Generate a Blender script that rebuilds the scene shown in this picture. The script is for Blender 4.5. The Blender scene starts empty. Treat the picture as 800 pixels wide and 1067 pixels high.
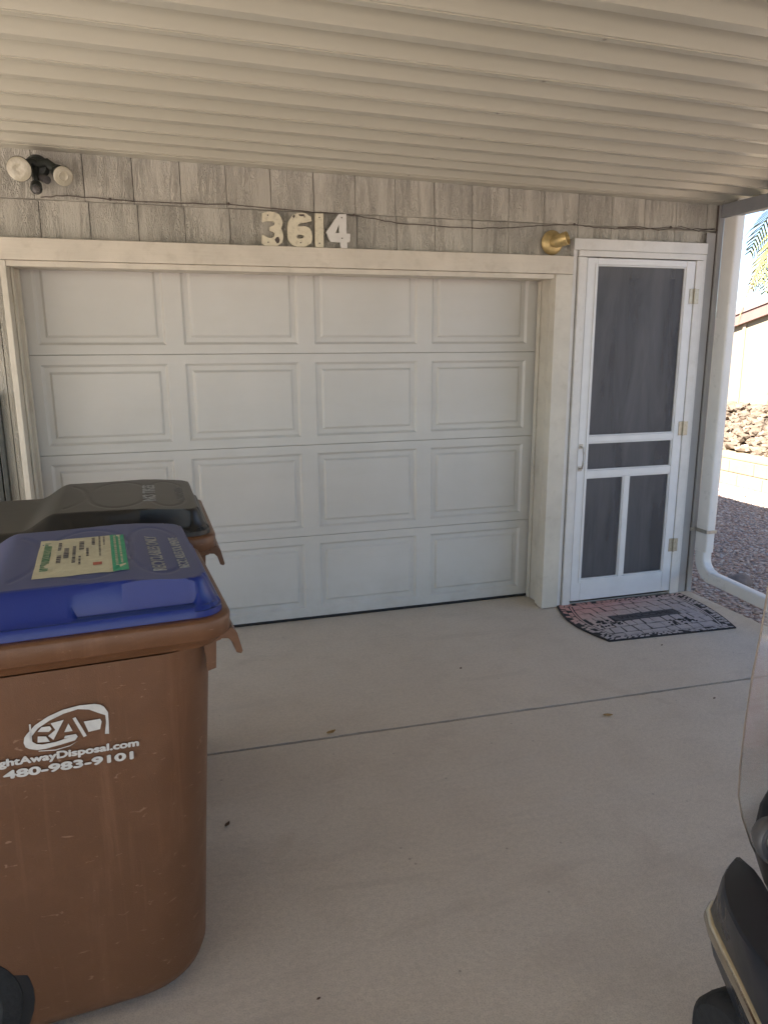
import bpy, bmesh, math, random
from mathutils import Vector, Matrix, noise
random.seed(7)
R = math.radians
scene = bpy.context.scene
COL = scene.collection

# ------------------------------------------------------------------ helpers
def link(o): COL.objects.link(o); return o
def tag(o, label=None, cat=None, group=None, kind=None):
    if label: o['label'] = label
    if cat: o['category'] = cat
    if group: o['group'] = group
    if kind: o['kind'] = kind
    return o
def empty(name, loc=(0,0,0), rz=0.0, label=None, cat=None, group=None):
    o = bpy.data.objects.new(name, None); link(o)
    o.location = loc; o.rotation_euler = (0,0,rz); o.empty_display_size = .1
    return tag(o, label, cat, group)
def finish(name, me, mat, parent=None, bevel=0, smooth=False, loc=None, auto=None, segs=2):
    o = bpy.data.objects.new(name, me); link(o)
    if mat is not None:
        for m in (mat if isinstance(mat,(list,tuple)) else [mat]): me.materials.append(m)
    if parent: o.parent = parent
    if loc: o.location = loc
    if smooth or bevel:
        me.polygons.foreach_set('use_smooth', [True]*len(me.polygons))
    if bevel:
        b = o.modifiers.new('b','BEVEL'); b.width = bevel; b.segments = segs; b.limit_method='ANGLE'; b.angle_limit=R(35)
        b.harden_normals = True
    if auto:
        mark_sharp(me, auto)
    return o
def mark_sharp(me, ang):
    bm = bmesh.new(); bm.from_mesh(me)
    for e in bm.edges:
        if len(e.link_faces)==2:
            e.smooth = e.calc_face_angle(0) < R(ang)
    bm.to_mesh(me); bm.free()
class MB:
    def __init__(s): s.v=[]; s.f=[]; s.mi=[]; s.cur=0
    def add(s, vs, fs):
        n=len(s.v); s.v += [tuple(v) for v in vs]; s.f += [tuple(n+i for i in f) for f in fs]; s.mi += [s.cur]*len(fs); return s
    def box(s, x0,x1,y0,y1,z0,z1):
        v=[(x0,y0,z0),(x1,y0,z0),(x1,y1,z0),(x0,y1,z0),(x0,y0,z1),(x1,y0,z1),(x1,y1,z1),(x0,y1,z1)]
        return s.add(v,[(0,3,2,1),(4,5,6,7),(0,1,5,4),(1,2,6,5),(2,3,7,6),(3,0,4,7)])
    def hexa(s, v): return s.add(v,[(0,3,2,1),(4,5,6,7),(0,1,5,4),(1,2,6,5),(2,3,7,6),(3,0,4,7)])
    def prism(s, pts, a0, a1, axis='y'):
        # pts polygon in the other two axes; extruded along axis
        n=len(pts)
        def mk(p,a):
            return {'y':(p[0],a,p[1]),'x':(a,p[0],p[1]),'z':(p[0],p[1],a)}[axis]
        v=[mk(p,a0) for p in pts]+[mk(p,a1) for p in pts]
        f=[tuple(range(n)),tuple(range(2*n-1,n-1,-1))]+[(i,i+n,(i+1)%n+n,(i+1)%n) for i in range(n)]
        return s.add(v,f)
    def loft(s, rings, cap0=True, cap1=True):
        n=len(rings[0]); v=[p for r in rings for p in r]; f=[]
        for k in range(len(rings)-1):
            for i in range(n):
                j=(i+1)%n; f.append((k*n+i,k*n+j,(k+1)*n+j,(k+1)*n+i))
        if cap0: f.append(tuple(range(n-1,-1,-1)))
        if cap1: f.append(tuple((len(rings)-1)*n+i for i in range(n)))
        return s.add(v,f)
    def tube(s, pts, r, n=8, cap=True):
        P=[Vector(p) for p in pts]; rings=[]
        up=Vector((0,0,1)); 
        for i,p in enumerate(P):
            t=((P[min(i+1,len(P)-1)]-P[max(i-1,0)])).normalized()
            a=t.cross(up)
            if a.length<1e-3: a=t.cross(Vector((0,1,0)))
            a.normalize(); b=t.cross(a).normalized()
            rr=r[i] if isinstance(r,(list,tuple)) else r
            rings.append([p+a*math.cos(2*math.pi*k/n)*rr+b*math.sin(2*math.pi*k/n)*rr for k in range(n)])
        return s.loft(rings,cap,cap)
    def lathe(s, prof, origin, axis, n=28):
        # prof: (radius, along)
        ax=Vector(axis).normalized(); a=ax.orthogonal().normalized(); b=ax.cross(a); O=Vector(origin)
        rings=[[O+ax*h+a*math.cos(2*math.pi*k/n)*r+b*math.sin(2*math.pi*k/n)*r for k in range(n)] for r,h in prof]
        return s.loft(rings)
    def build(s, name, mat, parent=None, **k):
        me=bpy.data.meshes.new(name); me.from_pydata(s.v,[],s.f); 
        if len(set(s.mi))>1: me.polygons.foreach_set('material_index', s.mi)
        me.update()
        bm=bmesh.new(); bm.from_mesh(me); bmesh.ops.recalc_face_normals(bm,faces=bm.faces); bm.to_mesh(me); bm.free()
        return finish(name, me, mat, parent, **k)
def B(name, mat, parent, *boxes, **k):
    m=MB()
    for b in boxes: m.box(*b)
    return m.build(name, mat, parent, **k)
def flat_shape(name, loops, mat, parent, depth=.0005, mtx=None, bevel=0):
    """filled 2D outline(s) with holes, real thickness"""
    c=bpy.data.curves.new(name,'CURVE'); c.dimensions='2D'; c.fill_mode='BOTH'; c.extrude=depth; c.bevel_depth=bevel; c.bevel_resolution=2
    for lp in loops:
        sp=c.splines.new('POLY'); sp.points.add(len(lp)-1)
        for i,p in enumerate(lp): sp.points[i].co=(p[0],p[1],0,1)
        sp.use_cyclic_u=True
    return curve_obj(name,c,mat,parent,mtx)
def curve_obj(name,c,mat,parent,mtx):
    t=bpy.data.objects.new('tmp',c); COL.objects.link(t)
    dg=bpy.context.evaluated_depsgraph_get(); me=bpy.data.meshes.new_from_object(t.evaluated_get(dg))
    bpy.data.objects.remove(t); bpy.data.curves.remove(c)
    if mtx is not None: me.transform(mtx)
    me.materials.clear()
    me.name=name
    return finish(name,me,mat,parent)
def text_obj(name, s, size, mat, parent, mtx, bold=.0, sx=1.0, depth=.0002, align='LEFT', shear=0, width=None, space=1.0):
    c=bpy.data.curves.new(name,'FONT'); c.body=s; c.size=size; c.extrude=depth; c.align_x=align; c.shear=shear; c.space_character=space; c.resolution_u=6
    o=curve_obj(name,c,mat,parent,None); me=o.data
    xs=[v.co.x for v in me.vertices]; w=max(xs)-min(xs)
    k = (width/w) if width else sx
    me.transform(Matrix.Diagonal((k,1,1,1)))
    if width and align=='LEFT': me.transform(Matrix.Translation((-min(xs)*k,0,0)))
    if bold:
        V=[v.co.copy() for v in me.vertices]; Fc=[tuple(p.vertices) for p in me.polygons]; vs=[]; fs=[]
        for i,(dx,dy) in enumerate(((0,0),(-1,0),(1,0),(0,.7),(0,-.7),(.6,.5),(-.6,-.5))):
            n0=len(vs); vs+=[(v.x+dx*bold,v.y+dy*bold,v.z+i*.00004) for v in V]; fs+=[tuple(n0+j for j in f) for f in Fc]
        me2=bpy.data.meshes.new(name); me2.from_pydata(vs,[],fs); me2.materials.append(mat); o.data=me2; me=me2
    me.transform(mtx)
    return o
def rrect(hx0,hx1,hy,z,r,n=6,tilt=None):
    """rounded rectangle ring, x from hx0..hx1, y -hy..hy; r = (r_front, r_back)"""
    rf,rb=r if isinstance(r,tuple) else (r,r)
    pts=[]
    for cx,cy,rr,a0 in ((hx1-rf,hy-rf,rf,0),(hx0+rb,hy-rb,rb,90),(hx0+rb,-hy+rb,rb,180),(hx1-rf,-hy+rf,rf,270)):
        for k in range(n+1):
            a=R(a0+90*k/n); pts.append((cx+rr*math.cos(a),cy+rr*math.sin(a),z))
    return pts

# ------------------------------------------------------------------ materials
class NT:
    def __init__(s,name):
        s.m=bpy.data.materials.new(name); s.m.use_nodes=True; s.t=s.m.node_tree; s.n=s.t.nodes; s.l=s.t.links
        s.p=s.n['Principled BSDF']; s.out=s.n['Material Output']
        s._co=None
    def node(s,ty,**k):
        n=s.n.new(ty)
        for a,b in k.items():
            if hasattr(n,a): setattr(n,a,b)
        return n
    def set(s,n,**k):
        for a,b in k.items(): n.inputs[a.replace('_',' ')].default_value=b
        return n
    @property
    def co(s):
        if not s._co: s._co=s.node('ShaderNodeTexCoord')
        return s._co.outputs['Object']
    def map(s,scale=(1,1,1),rot=(0,0,0),loc=(0,0,0),src=None):
        n=s.node('ShaderNodeMapping'); n.inputs['Scale'].default_value=scale; n.inputs['Rotation'].default_value=rot; n.inputs['Location'].default_value=loc
        s.l.new(src or s.co,n.inputs['Vector']); return n.outputs[0]
    def noise(s,scale=5,detail=4,rough=.55,dist=0,vec=None):
        n=s.node('ShaderNodeTexNoise'); n.inputs['Scale'].default_value=scale; n.inputs['Detail'].default_value=detail; n.inputs['Roughness'].default_value=rough; n.inputs['Distortion'].default_value=dist
        s.l.new(vec or s.co,n.inputs['Vector']); return n.outputs['Fac']
    def ramp(s,fac,stops):
        n=s.node('ShaderNodeValToRGB'); e=n.color_ramp.elements
        while len(e)<len(stops): e.new(.5)
        for i,(p,c) in enumerate(stops):
            e[i].position=p; e[i].color=(c if len(c)==4 else (*c,1)) if isinstance(c,(tuple,list)) else (c,c,c,1)
        s.l.new(fac,n.inputs['Fac']); return n.outputs['Color']
    def mix(s,fac,a,b,mode='MIX'):
        n=s.node('ShaderNodeMix'); n.data_type='RGBA'; n.blend_type=mode
        for sock,v in ((n.inputs[0],fac),(n.inputs[6],a),(n.inputs[7],b)):
            if hasattr(v,'is_linked'): s.l.new(v,sock)
            else: sock.default_value = v if not isinstance(v,(tuple,list)) else (*v,1)[:4]
        return n.outputs[2]
    def math(s,op,a,b=None,c=None):
        n=s.node('ShaderNodeMath'); n.operation=op
        for i,v in enumerate((a,b,c)):
            if v is None: continue
            if hasattr(v,'is_linked'): s.l.new(v,n.inputs[i])
            else: n.inputs[i].default_value=v
        return n.outputs[0]
    def bump(s,h,strength=.3,dist=.01,prev=None):
        n=s.node('ShaderNodeBump'); n.inputs['Strength'].default_value=strength; n.inputs['Distance'].default_value=dist
        s.l.new(h,n.inputs['Height'])
        if prev: s.l.new(prev,n.inputs['Normal'])
        return n.outputs[0]
    def done(s,color=None,rough=None,normal=None,**k):
        def put(name,v):
            i=s.p.inputs[name]
            if hasattr(v,'is_linked'): s.l.new(v,i)
            elif isinstance(v,(tuple,list)): i.default_value=(*v,1)[:4]
            else: i.default_value=v
        if color is not None: put('Base Color',color)
        if rough is not None: put('Roughness',rough)
        if normal is not None: put('Normal',normal)
        for a,b in k.items(): put(a.replace('_',' '),b)
        return s.m
def paint(name,c,rough=.5,var=.12,scale=6,bump=.15,bs=120,grain=None,dirt=None,**k):
    t=NT(name)
    a=t.noise(scale,5,.6); lo=tuple(x*(1-var) for x in c); hi=tuple(min(1,x*(1+var*.6)) for x in c)
    col=t.ramp(a,[(.3,lo),(.7,hi)])
    if dirt:
        d=t.ramp(t.noise(scale*2.3,8,.7),[(.52,0.0),(.72,1.0)])
        col=t.mix(t.math('MULTIPLY',d,dirt[1]),col,dirt[0])
    if grain:
        h=t.noise(1,5,.6,.4,vec=t.map(grain))
    else: h=t.noise(bs,3,.6)
    n=t.bump(h,bump,.003)
    rr=t.ramp(t.noise(scale*3,4),[(.3,max(.05,rough-.07)),(.7,min(1,rough+.1))])
    return t.done(col,rr,n,**k)

M={}
M['trim']=paint('trim_paint',(.62,.58,.50),.55,.10,5,.35,grain=(70,70,5),dirt=((.36,.31,.24),.35))
M['trim_h']=paint('trim_paint_long',(.62,.57,.49),.55,.10,5,.5,grain=(4,70,70),dirt=((.36,.31,.24),.35))
M['door_white']=paint('screen_door_paint',(.72,.73,.74),.4,.06,7,.12,grain=(60,60,4))
M['casing_white']=paint('casing_paint',(.68,.67,.65),.45,.08,7,.2,grain=(60,60,4),dirt=((.42,.38,.32),.25))
M['garage']=paint('garage_steel_paint',(.57,.555,.51),.45,.07,2.5,.10,bs=260,dirt=((.40,.40,.36),.25))
M['corner_paint']=paint('corner_grey_paint',(.36,.36,.365),.6,.08,5,.35,grain=(70,70,5))
def gmat():
    t=NT('garage_steel')
    col=t.ramp(t.noise(1.6,5,.6),[(.3,(.54,.53,.50)),(.7,(.60,.59,.565))])
    d=t.noise(1,6,.7,.5,vec=t.map((2,1,14))); col=t.mix(t.ramp(d,[(.50,0.0),(.80,.12)]),col,(.42,.40,.34))
    sx=t.node('ShaderNodeSeparateXYZ'); t.l.new(t.co,sx.inputs[0])
    low=t.math('MULTIPLY',t.ramp(sx.outputs['Z'],[(.02,1.0),(.30,0.0)]),t.ramp(t.noise(7,6,.7),[(.35,0.0),(.7,.35)])); col=t.mix(low,col,(.36,.32,.26))
    g=t.noise(1,4,.65,1.2,vec=t.map((14,1,150)))
    n=t.bump(g,.22,.0022); n=t.bump(t.noise(2.2,2),.25,.02,n)
    return t.done(col,.42,n)
M['garage']=gmat()
M['rubber']=paint('black_rubber',(.012,.012,.013),.7,.3,20,.2)
M['alum_white']=(lambda t:t.done(t.ramp(t.noise(.8,2),[(.3,(.44,.42,.35)),(.7,(.49,.47,.40))]),.33))(NT('roof_enamel'))
M['beam_grey']=paint('beam_paint',(.22,.23,.25),.5,.1,6,.1)
M['down_white']=paint('downspout_enamel',(.74,.74,.73),.32,.05,6,.05,bs=30)
M['steel']=paint('worn_steel',(.45,.42,.37),.38,.2,30,.1,Metallic=.9)
M['hinge']=paint('hinge_plate',(.42,.38,.30),.42,.2,60,.1,Metallic=.6)
M['chrome']=paint('chrome_trim',(.70,.66,.56),.14,.1,12,.05,Metallic=1.0)
M['bronze']=paint('bronze_paint',(.035,.04,.035),.45,.3,25,.2)
M['brass']=paint('aged_brass',(.56,.42,.19),.42,.35,30,.25,Metallic=.5)
M['num_cream']=paint('cream_number_paint',(.66,.61,.47),.5,.07,20,.1,dirt=((.25,.2,.14),.5))
M['num_white']=paint('white_number_paint',(.66,.65,.62),.5,.06,20,.1)
M['screw']=paint('screw_head',(.08,.06,.05),.5,.2,60,.1)
M['wire']=paint('old_wire',(.10,.08,.065),.6,.2,60,.1)
M['black_plastic']=paint('black_plastic',(.012,.013,.015),.42,.3,10,.15,bs=300)
M['black_shell']=paint('black_body_shell',(.020,.023,.030),.3,.04,3,.0,bs=40)
M['red_paint']=paint('red_body_paint',(.48,.03,.025),.3,.1,8,.03,bs=30,Coat_Weight=.6)
M['grey_plastic']=paint('grey_plastic',(.10,.095,.095),.45,.15,15,.08)
M['print_white']=paint('white_print',(.55,.54,.52),.6,.12,60,.1)
M['lid_print']=paint('lid_print',(.40,.42,.44),.6,.15,80,.1)
M['lid_print_dim']=paint('lid_print_dim',(.22,.23,.23),.6,.15,80,.1)
M['neigh_wall']=paint('neighbour_wall',(.26,.22,.15),.85,.04,1.5,.1,bs=40)
M['neigh_trim']=paint('neighbour_trim',(.20,.12,.10),.8,.08,4,.1)
M['neigh_batten']=paint('neighbour_batten',(.34,.25,.18),.8,.05,4,.1)
M['roof_shingle']=paint('roof_shingle',(.24,.17,.15),.9,.2,12,.6)
M['block']=paint('cream_block',(.25,.20,.13),.9,.1,6,.5,bs=60)
M['bark']=paint('palm_bark',(.20,.15,.10),.9,.3,8,.8,grain=(10,10,40))
M['frond']=paint('palm_leaf',(.20,.21,.05),.5,.3,5,.1)
M['frond_dry']=paint('dry_palm_leaf',(.36,.26,.12),.6,.2,5,.1)
M['leaf']=paint('dry_leaf',(.42,.27,.11),.7,.3,60,.4)
M['leaf_dark']=paint('dark_dry_leaf',(.10,.055,.03),.7,.3,60,.4)
M['asphalt']=paint('asphalt',(.06,.06,.06),.9,.2,3,.5,bs=120)
M['seat']=paint('grey_vinyl',(.08,.08,.085),.5,.1,20,.2)
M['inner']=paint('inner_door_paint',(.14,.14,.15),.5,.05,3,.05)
M['dark']=paint('dark_interior',(.03,.03,.03),.9,.1,3,.05)

# screen mesh: fine weave, partly open
t=NT('insect_screen')
w=t.noise(1,4,.6,.6,vec=t.map((7,7,1.2)))
col=t.ramp(w,[(.32,(.055,.056,.066)),(.68,(.125,.125,.138))])  # upright cloudy tones painted in for the inner door's reflection
tr=t.node('ShaderNodeBsdfTransparent'); mx=t.node('ShaderNodeMixShader'); mx.inputs[0].default_value=.74
t.done(col,.55,t.bump(t.noise(900,1),.2,.001))
t.l.new(tr.outputs[0],mx.inputs[1]); t.l.new(t.p.outputs[0],mx.inputs[2]); t.l.new(mx.outputs[0],t.out.inputs[0]); M['screen']=t.m

# clear windshield
t=NT('clear_plastic')
tr=t.node('ShaderNodeBsdfTransparent'); tr.inputs[0].default_value=(.97,.96,.95,1)
gl=t.node('ShaderNodeBsdfGlossy'); gl.inputs['Roughness'].default_value=.08
df=t.node('ShaderNodeBsdfDiffuse'); df.inputs[0].default_value=(.82,.82,.76,1); mx0=t.node('ShaderNodeMixShader'); mx0.inputs[0].default_value=.26; t.l.new(tr.outputs[0],mx0.inputs[1]); t.l.new(df.outputs[0],mx0.inputs[2])
lw=t.node('ShaderNodeLayerWeight'); lw.inputs[0].default_value=.25
mx=t.node('ShaderNodeMixShader'); t.l.new(t.math('MULTIPLY',lw.outputs['Fresnel'],.22),mx.inputs[0])
t.l.new(mx0.outputs[0],mx.inputs[1]); t.l.new(gl.outputs[0],mx.inputs[2]); t.l.new(mx.outputs[0],t.out.inputs[0]); M['clear']=t.m
M['clear_edge']=paint('plastic_edge',(.26,.21,.17),.35,.1,20,.05)
# lamp glass
t=NT('lamp_glass'); v=t.node('ShaderNodeTexVoronoi'); v.inputs['Scale'].default_value=90; t.l.new(t.co,v.inputs['Vector'])
M['lamp']=t.done((.42,.39,.31),.12,t.bump(v.outputs['Distance'],.3,.003))

# siding: each shingle a different grain
def siding():
    t=NT('shingle_siding')
    sx=t.node('ShaderNodeSeparateXYZ'); t.l.new(t.co,sx.inputs[0])
    fx=t.math('FLOOR',t.math('DIVIDE',t.math('ADD',sx.outputs['X'],.6),.2213))
    fz=t.math('FLOOR',t.math('ADD',sx.outputs['Z'],-.315+.0))
    fz=t.math('GREATER_THAN',sx.outputs['Z'],2.315)
    cb=t.node('ShaderNodeCombineXYZ'); t.l.new(fx,cb.inputs[0]); t.l.new(fz,cb.inputs[1])
    wn=t.node('ShaderNodeTexWhiteNoise'); t.l.new(cb.outputs[0],wn.inputs['Vector'])
    off=t.node('ShaderNodeVectorMath'); off.operation='MULTIPLY_ADD'; t.l.new(wn.outputs['Color'],off.inputs[0]); off.inputs[1].default_value=(17,17,17); t.l.new(t.co,off.inputs[2])
    v=off.outputs[0]
    g1=t.noise(1,3,.5,1.6,vec=t.map((34,34,5.5),src=v))
    wv=t.math('SINE',t.math('MULTIPLY',g1,62.0))
    fine=t.noise(1,4,.7,.5,vec=t.map((150,150,9),src=v))
    amp=t.ramp(t.noise(1,2,.5,0,vec=t.map((9,9,1.5),src=v)),[(.35,0.1),(.65,1.0)])
    h=t.math('ADD',t.math('MULTIPLY',t.math('MULTIPLY',wv,amp),.75),t.math('MULTIPLY',fine,1.1))
    base=t.ramp(wn.outputs['Value'],[(0,(.50,.48,.425)),(1,(.55,.53,.475))])
    base=t.mix(t.ramp(t.noise(2.5,5,.65),[(.35,0.0),(.7,.25)]),base,(.44,.415,.365))
    base=t.mix(t.ramp(h,[(.05,0.22),(.9,0.0)]),base,(.29,.27,.23))
    return t.done(base,.75,t.bump(h,.85,.006))
M['siding']=siding()

def concrete():
    t=NT('slab_concrete')
    a=t.noise(.9,6,.6,.2); b=t.noise(5,6,.7); c=t.noise(60,4,.7)
    col=t.ramp(a,[(.3,(.60,.525,.435)),(.5,(.645,.575,.485)),(.72,(.675,.61,.525))])
    col=t.mix(t.ramp(b,[(.48,0.0),(.75,.45)]),col,(.51,.445,.37))
    # faint trowel streaks
    st=t.noise(1,5,.65,.6,vec=t.map((1.2,7,1),rot=(0,0,R(28))))
    col=t.mix(t.ramp(st,[(.52,0.0),(.75,.35)]),col,(.61,.565,.505))
    # rusty stains / tyre scuffs
    rs=t.noise(2.2,3,.55,1.2,vec=t.map((1,1,1),loc=(3.1,7.7,0)))
    col=t.mix(t.ramp(rs,[(.62,0.0),(.76,.25)]),col,(.38,.28,.21))
    sp=t.node('ShaderNodeTexVoronoi'); sp.inputs['Scale'].default_value=9; t.l.new(t.co,sp.inputs['Vector'])
    col=t.mix(t.ramp(sp.outputs['Distance'],[(.025,.6),(.055,0.0)]),col,(.22,.19,.16))
    col=t.mix(t.ramp(c,[(.35,.22),(.6,0.0)]),col,(.30,.27,.235))
    ck=t.node('ShaderNodeTexVoronoi'); ck.feature='DISTANCE_TO_EDGE'; ck.inputs['Scale'].default_value=.42
    wob=t.node('ShaderNodeVectorMath'); wob.operation='MULTIPLY_ADD'
    nz=t.node('ShaderNodeTexNoise'); nz.inputs['Scale'].default_value=3.5; nz.inputs['Detail'].default_value=6; t.l.new(t.co,nz.inputs['Vector'])
    t.l.new(nz.outputs['Color'],wob.inputs[0]); wob.inputs[1].default_value=(.28,.28,0); t.l.new(t.co,wob.inputs[2]); t.l.new(wob.outputs[0],ck.inputs['Vector'])
    crack=t.math('MULTIPLY',t.ramp(ck.outputs['Distance'],[(.0,1.0),(.0016,0.0)]),t.ramp(t.noise(1.1,3),[(.66,0.0),(.74,.2)]))
    col=t.mix(crack,col,(.16,.13,.11))
    gr=t.noise(230,3,.8); col=t.mix(t.ramp(gr,[(.32,.5),(.52,0.0)]),col,(.27,.24,.205)); col=t.mix(t.ramp(gr,[(.56,0.0),(.74,.4)]),col,(.72,.68,.62))
    arc=t.noise(1,4,.6,2.2,vec=t.map((.8,3.5,1),rot=(0,0,R(-35)),loc=(2,5,0))); col=t.mix(t.ramp(arc,[(.56,0.0),(.70,.22)]),col,(.36,.31,.265))
    n=t.bump(t.noise(22,6,.75),.30,.006); n=t.bump(c,.28,.002,n); n=t.bump(gr,.3,.0012,n)
    return t.done(col,t.ramp(b,[(.3,.62),(.7,.8)]),n)
M['concrete']=concrete()
def gravel(name,sc,cols,bump=1.0):
    t=NT(name)
    v=t.node('ShaderNodeTexVoronoi'); v.inputs['Scale'].default_value=sc; t.l.new(t.co,v.inputs['Vector'])
    sep=t.node('ShaderNodeSeparateColor'); t.l.new(v.outputs['Color'],sep.inputs[0])
    col=t.ramp(sep.outputs[0],[(i/(len(cols)-1),c) for i,c in enumerate(cols)])
    col=t.mix(t.ramp(v.outputs['Distance'],[(.35,0.0),(.7,.7)]),col,(.09,.07,.06))
    h=t.math('SUBTRACT',1.0,v.outputs['Distance'])
    return t.done(col,.9,t.bump(h,bump,.02))
GC=[(.40,.26,.20),(.52,.37,.29),(.44,.35,.30),(.60,.50,.42),(.46,.28,.21),(.66,.60,.53),(.53,.41,.34)]
M['gravel']=gravel('gravel_bed',34,GC)
def stone_mat(name,cols):
    t=NT(name)
    g=t.node('ShaderNodeNewGeometry')
    col=t.ramp(g.outputs['Random Per Island'],[(i/(len(cols)-1),c) for i,c in enumerate(cols)])
    col=t.mix(.35,col,t.ramp(t.noise(40,4),[(.3,tuple(x*.6 for x in cols[0])),(.7,tuple(x*1.1 for x in cols[3]))]))
    return t.done(col,.85,t.bump(t.noise(80,4),.4,.003))
M['pebble']=stone_mat('gravel_stones',GC)
M['river']=stone_mat('river_rock',[(.11,.075,.048),(.165,.12,.08),(.075,.052,.034),(.21,.16,.115),(.13,.09,.06)])
M['grey_stone']=paint('grey_stone',(.20,.165,.15),.9,.3,14,.8)

def bin_plastic(name,c,scratch):
    t=NT(name)
    col=t.ramp(t.noise(2.2,5,.6),[(.3,tuple(x*.88 for x in c)),(.7,tuple(x*1.08 for x in c))])
    s=t.noise(1,3,.6,.8,vec=t.map((26,26,70),rot=(0,R(35),0)))
    col=t.mix(t.ramp(s,[(.66,0.0),(.73,.5)]),col,scratch)
    col=t.mix(t.ramp(t.noise(9,7,.75),[(.5,0.0),(.8,.28)]),col,tuple(min(1,x*1.5+.02) for x in c))
    dr=t.noise(1,5,.65,.3,vec=t.map((16,16,1.1))); col=t.mix(t.ramp(dr,[(.54,0.0),(.74,.32)]),col,tuple(min(1,x*1.9+.03) for x in c))
    n=t.bump(t.noise(420,2,.5),.45,.0015); n=t.bump(t.noise(7,3,.5),.12,.01,n)
    return t.done(col,t.ramp(t.noise(12,5),[(.3,.36),(.7,.48)]),n)
M['bin_brown']=bin_plastic('brown_bin_plastic',(.132,.058,.026),(.36,.22,.15))
def lid_mat(name,c,dust,amt):
    t=NT(name)
    g=t.node('ShaderNodeNewGeometry'); sx=t.node('ShaderNodeSeparateXYZ'); t.l.new(g.outputs['True Normal'],sx.inputs[0])
    up=t.ramp(sx.outputs['Z'],[(.80,0.0),(.985,1.0)])
    d=t.ramp(t.noise(3.2,7,.68,.4),[(.25,.45),(.75,1.0)])
    streak=t.ramp(t.noise(1,4,.6,.5,vec=t.map((5,22,4),rot=(0,0,R(12)))),[(.35,.75),(.7,1.0)])
    f=t.math('MULTIPLY',t.math('MULTIPLY',t.math('MULTIPLY',up,d),streak),amt)
    col=t.mix(f,c,dust)
    n=t.bump(t.noise(300,2,.5),.18,.0012)
    return t.done(col,t.math('ADD',.36,t.math('MULTIPLY',f,.3)),n)
M['lid_blue']=lid_mat('blue_lid_plastic',(.004,.020,.17),(.09,.13,.25),.6)
M['lid_black']=lid_mat('black_lid_plastic',(.009,.010,.011),(.075,.075,.072),.34)
M['tyre']=paint('tyre_rubber',(.018,.018,.018),.75,.3,20,.5)
M['wheel_hub']=paint('wheel_plastic',(.03,.03,.03),.6,.3,20,.3)
M['sticker']=paint('sticker_paper',(.55,.54,.40),.6,.08,30,.1,dirt=((.40,.38,.28),.4))
M['sticker_green']=paint('sticker_green',(.03,.34,.20),.6,.1,30,.1)
M['ink_green']=paint('ink_green',(.10,.26,.14),.6,.1,30,.1)
M['ink_dark']=paint('ink_dark',(.13,.12,.13),.6,.1,30,.1)
M['ink_red']=paint('ink_red',(.42,.12,.08),.6,.1,30,.1)
# mat
def mat_stone():
    t=NT('mat_pattern')
    g=t.node('ShaderNodeSeparateXYZ'); t.l.new(t.co,g.inputs[0])
    # worn red dye along the door side and the left end, grey elsewhere
    k=t.math('ADD',t.math('MULTIPLY',g.outputs['Y'],2.3),t.math('MULTIPLY',g.outputs['X'],-.75))
    k=t.math('ADD',k,t.math('MULTIPLY',t.noise(5,3),.5))
    col=t.ramp(k,[(.05,(.46,.43,.44)),(.5,(.54,.44,.41)),(.95,(.60,.33,.29))])
    col=t.mix(t.ramp(t.noise(45,4,.7),[(.45,0.0),(.7,.4)]),col,(.2,.17,.17))
    return t.done(col,.85,t.bump(t.noise(300,3),.4,.002))
M['mat_pattern']=mat_stone()
M['mat_base']=paint('mat_rubber',(.022,.022,.026),.8,.3,30,.4)
M['mat_dark']=paint('mat_dark_bar',(.085,.085,.095),.8,.3,50,.4)
M['mat_letter']=paint('mat_letter',(.035,.035,.04),.8,.3,50,.4)

# ------------------------------------------------------------------ camera, sky, sun
cd=bpy.data.cameras.new('camera'); cam=link(bpy.data.objects.new('camera',cd)); scene.camera=cam
yaw,pitch,roll=.2917,.22039,-.005238
F=Vector((math.sin(yaw)*math.cos(pitch),math.cos(yaw)*math.cos(pitch),-math.sin(pitch)))
Rv=Vector((math.cos(yaw),-math.sin(yaw),0)); U=Rv.cross(F)
r2=Rv*math.cos(roll)+U*math.sin(roll); u2=U*math.cos(roll)-Rv*math.sin(roll)
mt=Matrix((r2,u2,-F)).transposed().to_4x4(); mt.translation=Vector((-.1012,-4.19884,1.625)); cam.matrix_world=mt
cd.sensor_fit='VERTICAL'; cd.sensor_height=36; cd.sensor_width=27; cd.lens=36*763.07/1067; cd.clip_end=2000; cd.clip_start=.02

SUN_EL=46.0; sd=Vector((-.93,-.30,0)).normalized()   # horizontal direction towards the sun
world=bpy.data.worlds.new('World'); scene.world=world; world.use_nodes=True
wn=world.node_tree.nodes; bg=wn['Background']; sk=wn.new('ShaderNodeTexSky'); sk.sky_type='NISHITA'; sk.sun_disc=False
sk.sun_elevation=R(SUN_EL); sk.sun_rotation=math.atan2(sd.x,sd.y); sk.air_density=.8; sk.dust_density=.2; sk.ozone_density=2.0
world.node_tree.links.new(sk.outputs[0],bg.inputs[0]); bg.inputs[1].default_value=.060
ld=bpy.data.lights.new('sun','SUN'); ld.energy=5.0; ld.angle=R(.53); ld.color=(1,.965,.915)
lo=link(bpy.data.objects.new('sun',ld)); d=sd*math.cos(R(SUN_EL))+Vector((0,0,math.sin(R(SUN_EL)))); lo.rotation_euler=d.to_track_quat('Z','Y').to_euler(); lo.location=(0,0,20)
vs=scene.view_settings; vs.view_transform='Standard'; vs.look='None'; vs.exposure=2.68; vs.gamma=1; vs.use_curve_mapping=False
scene.cycles.max_bounces=10; scene.cycles.diffuse_bounces=7; scene.cycles.transparent_max_bounces=12
scene.cycles.caustics_reflective=False; scene.cycles.caustics_refractive=False
scene.cycles.use_denoising=True

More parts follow.
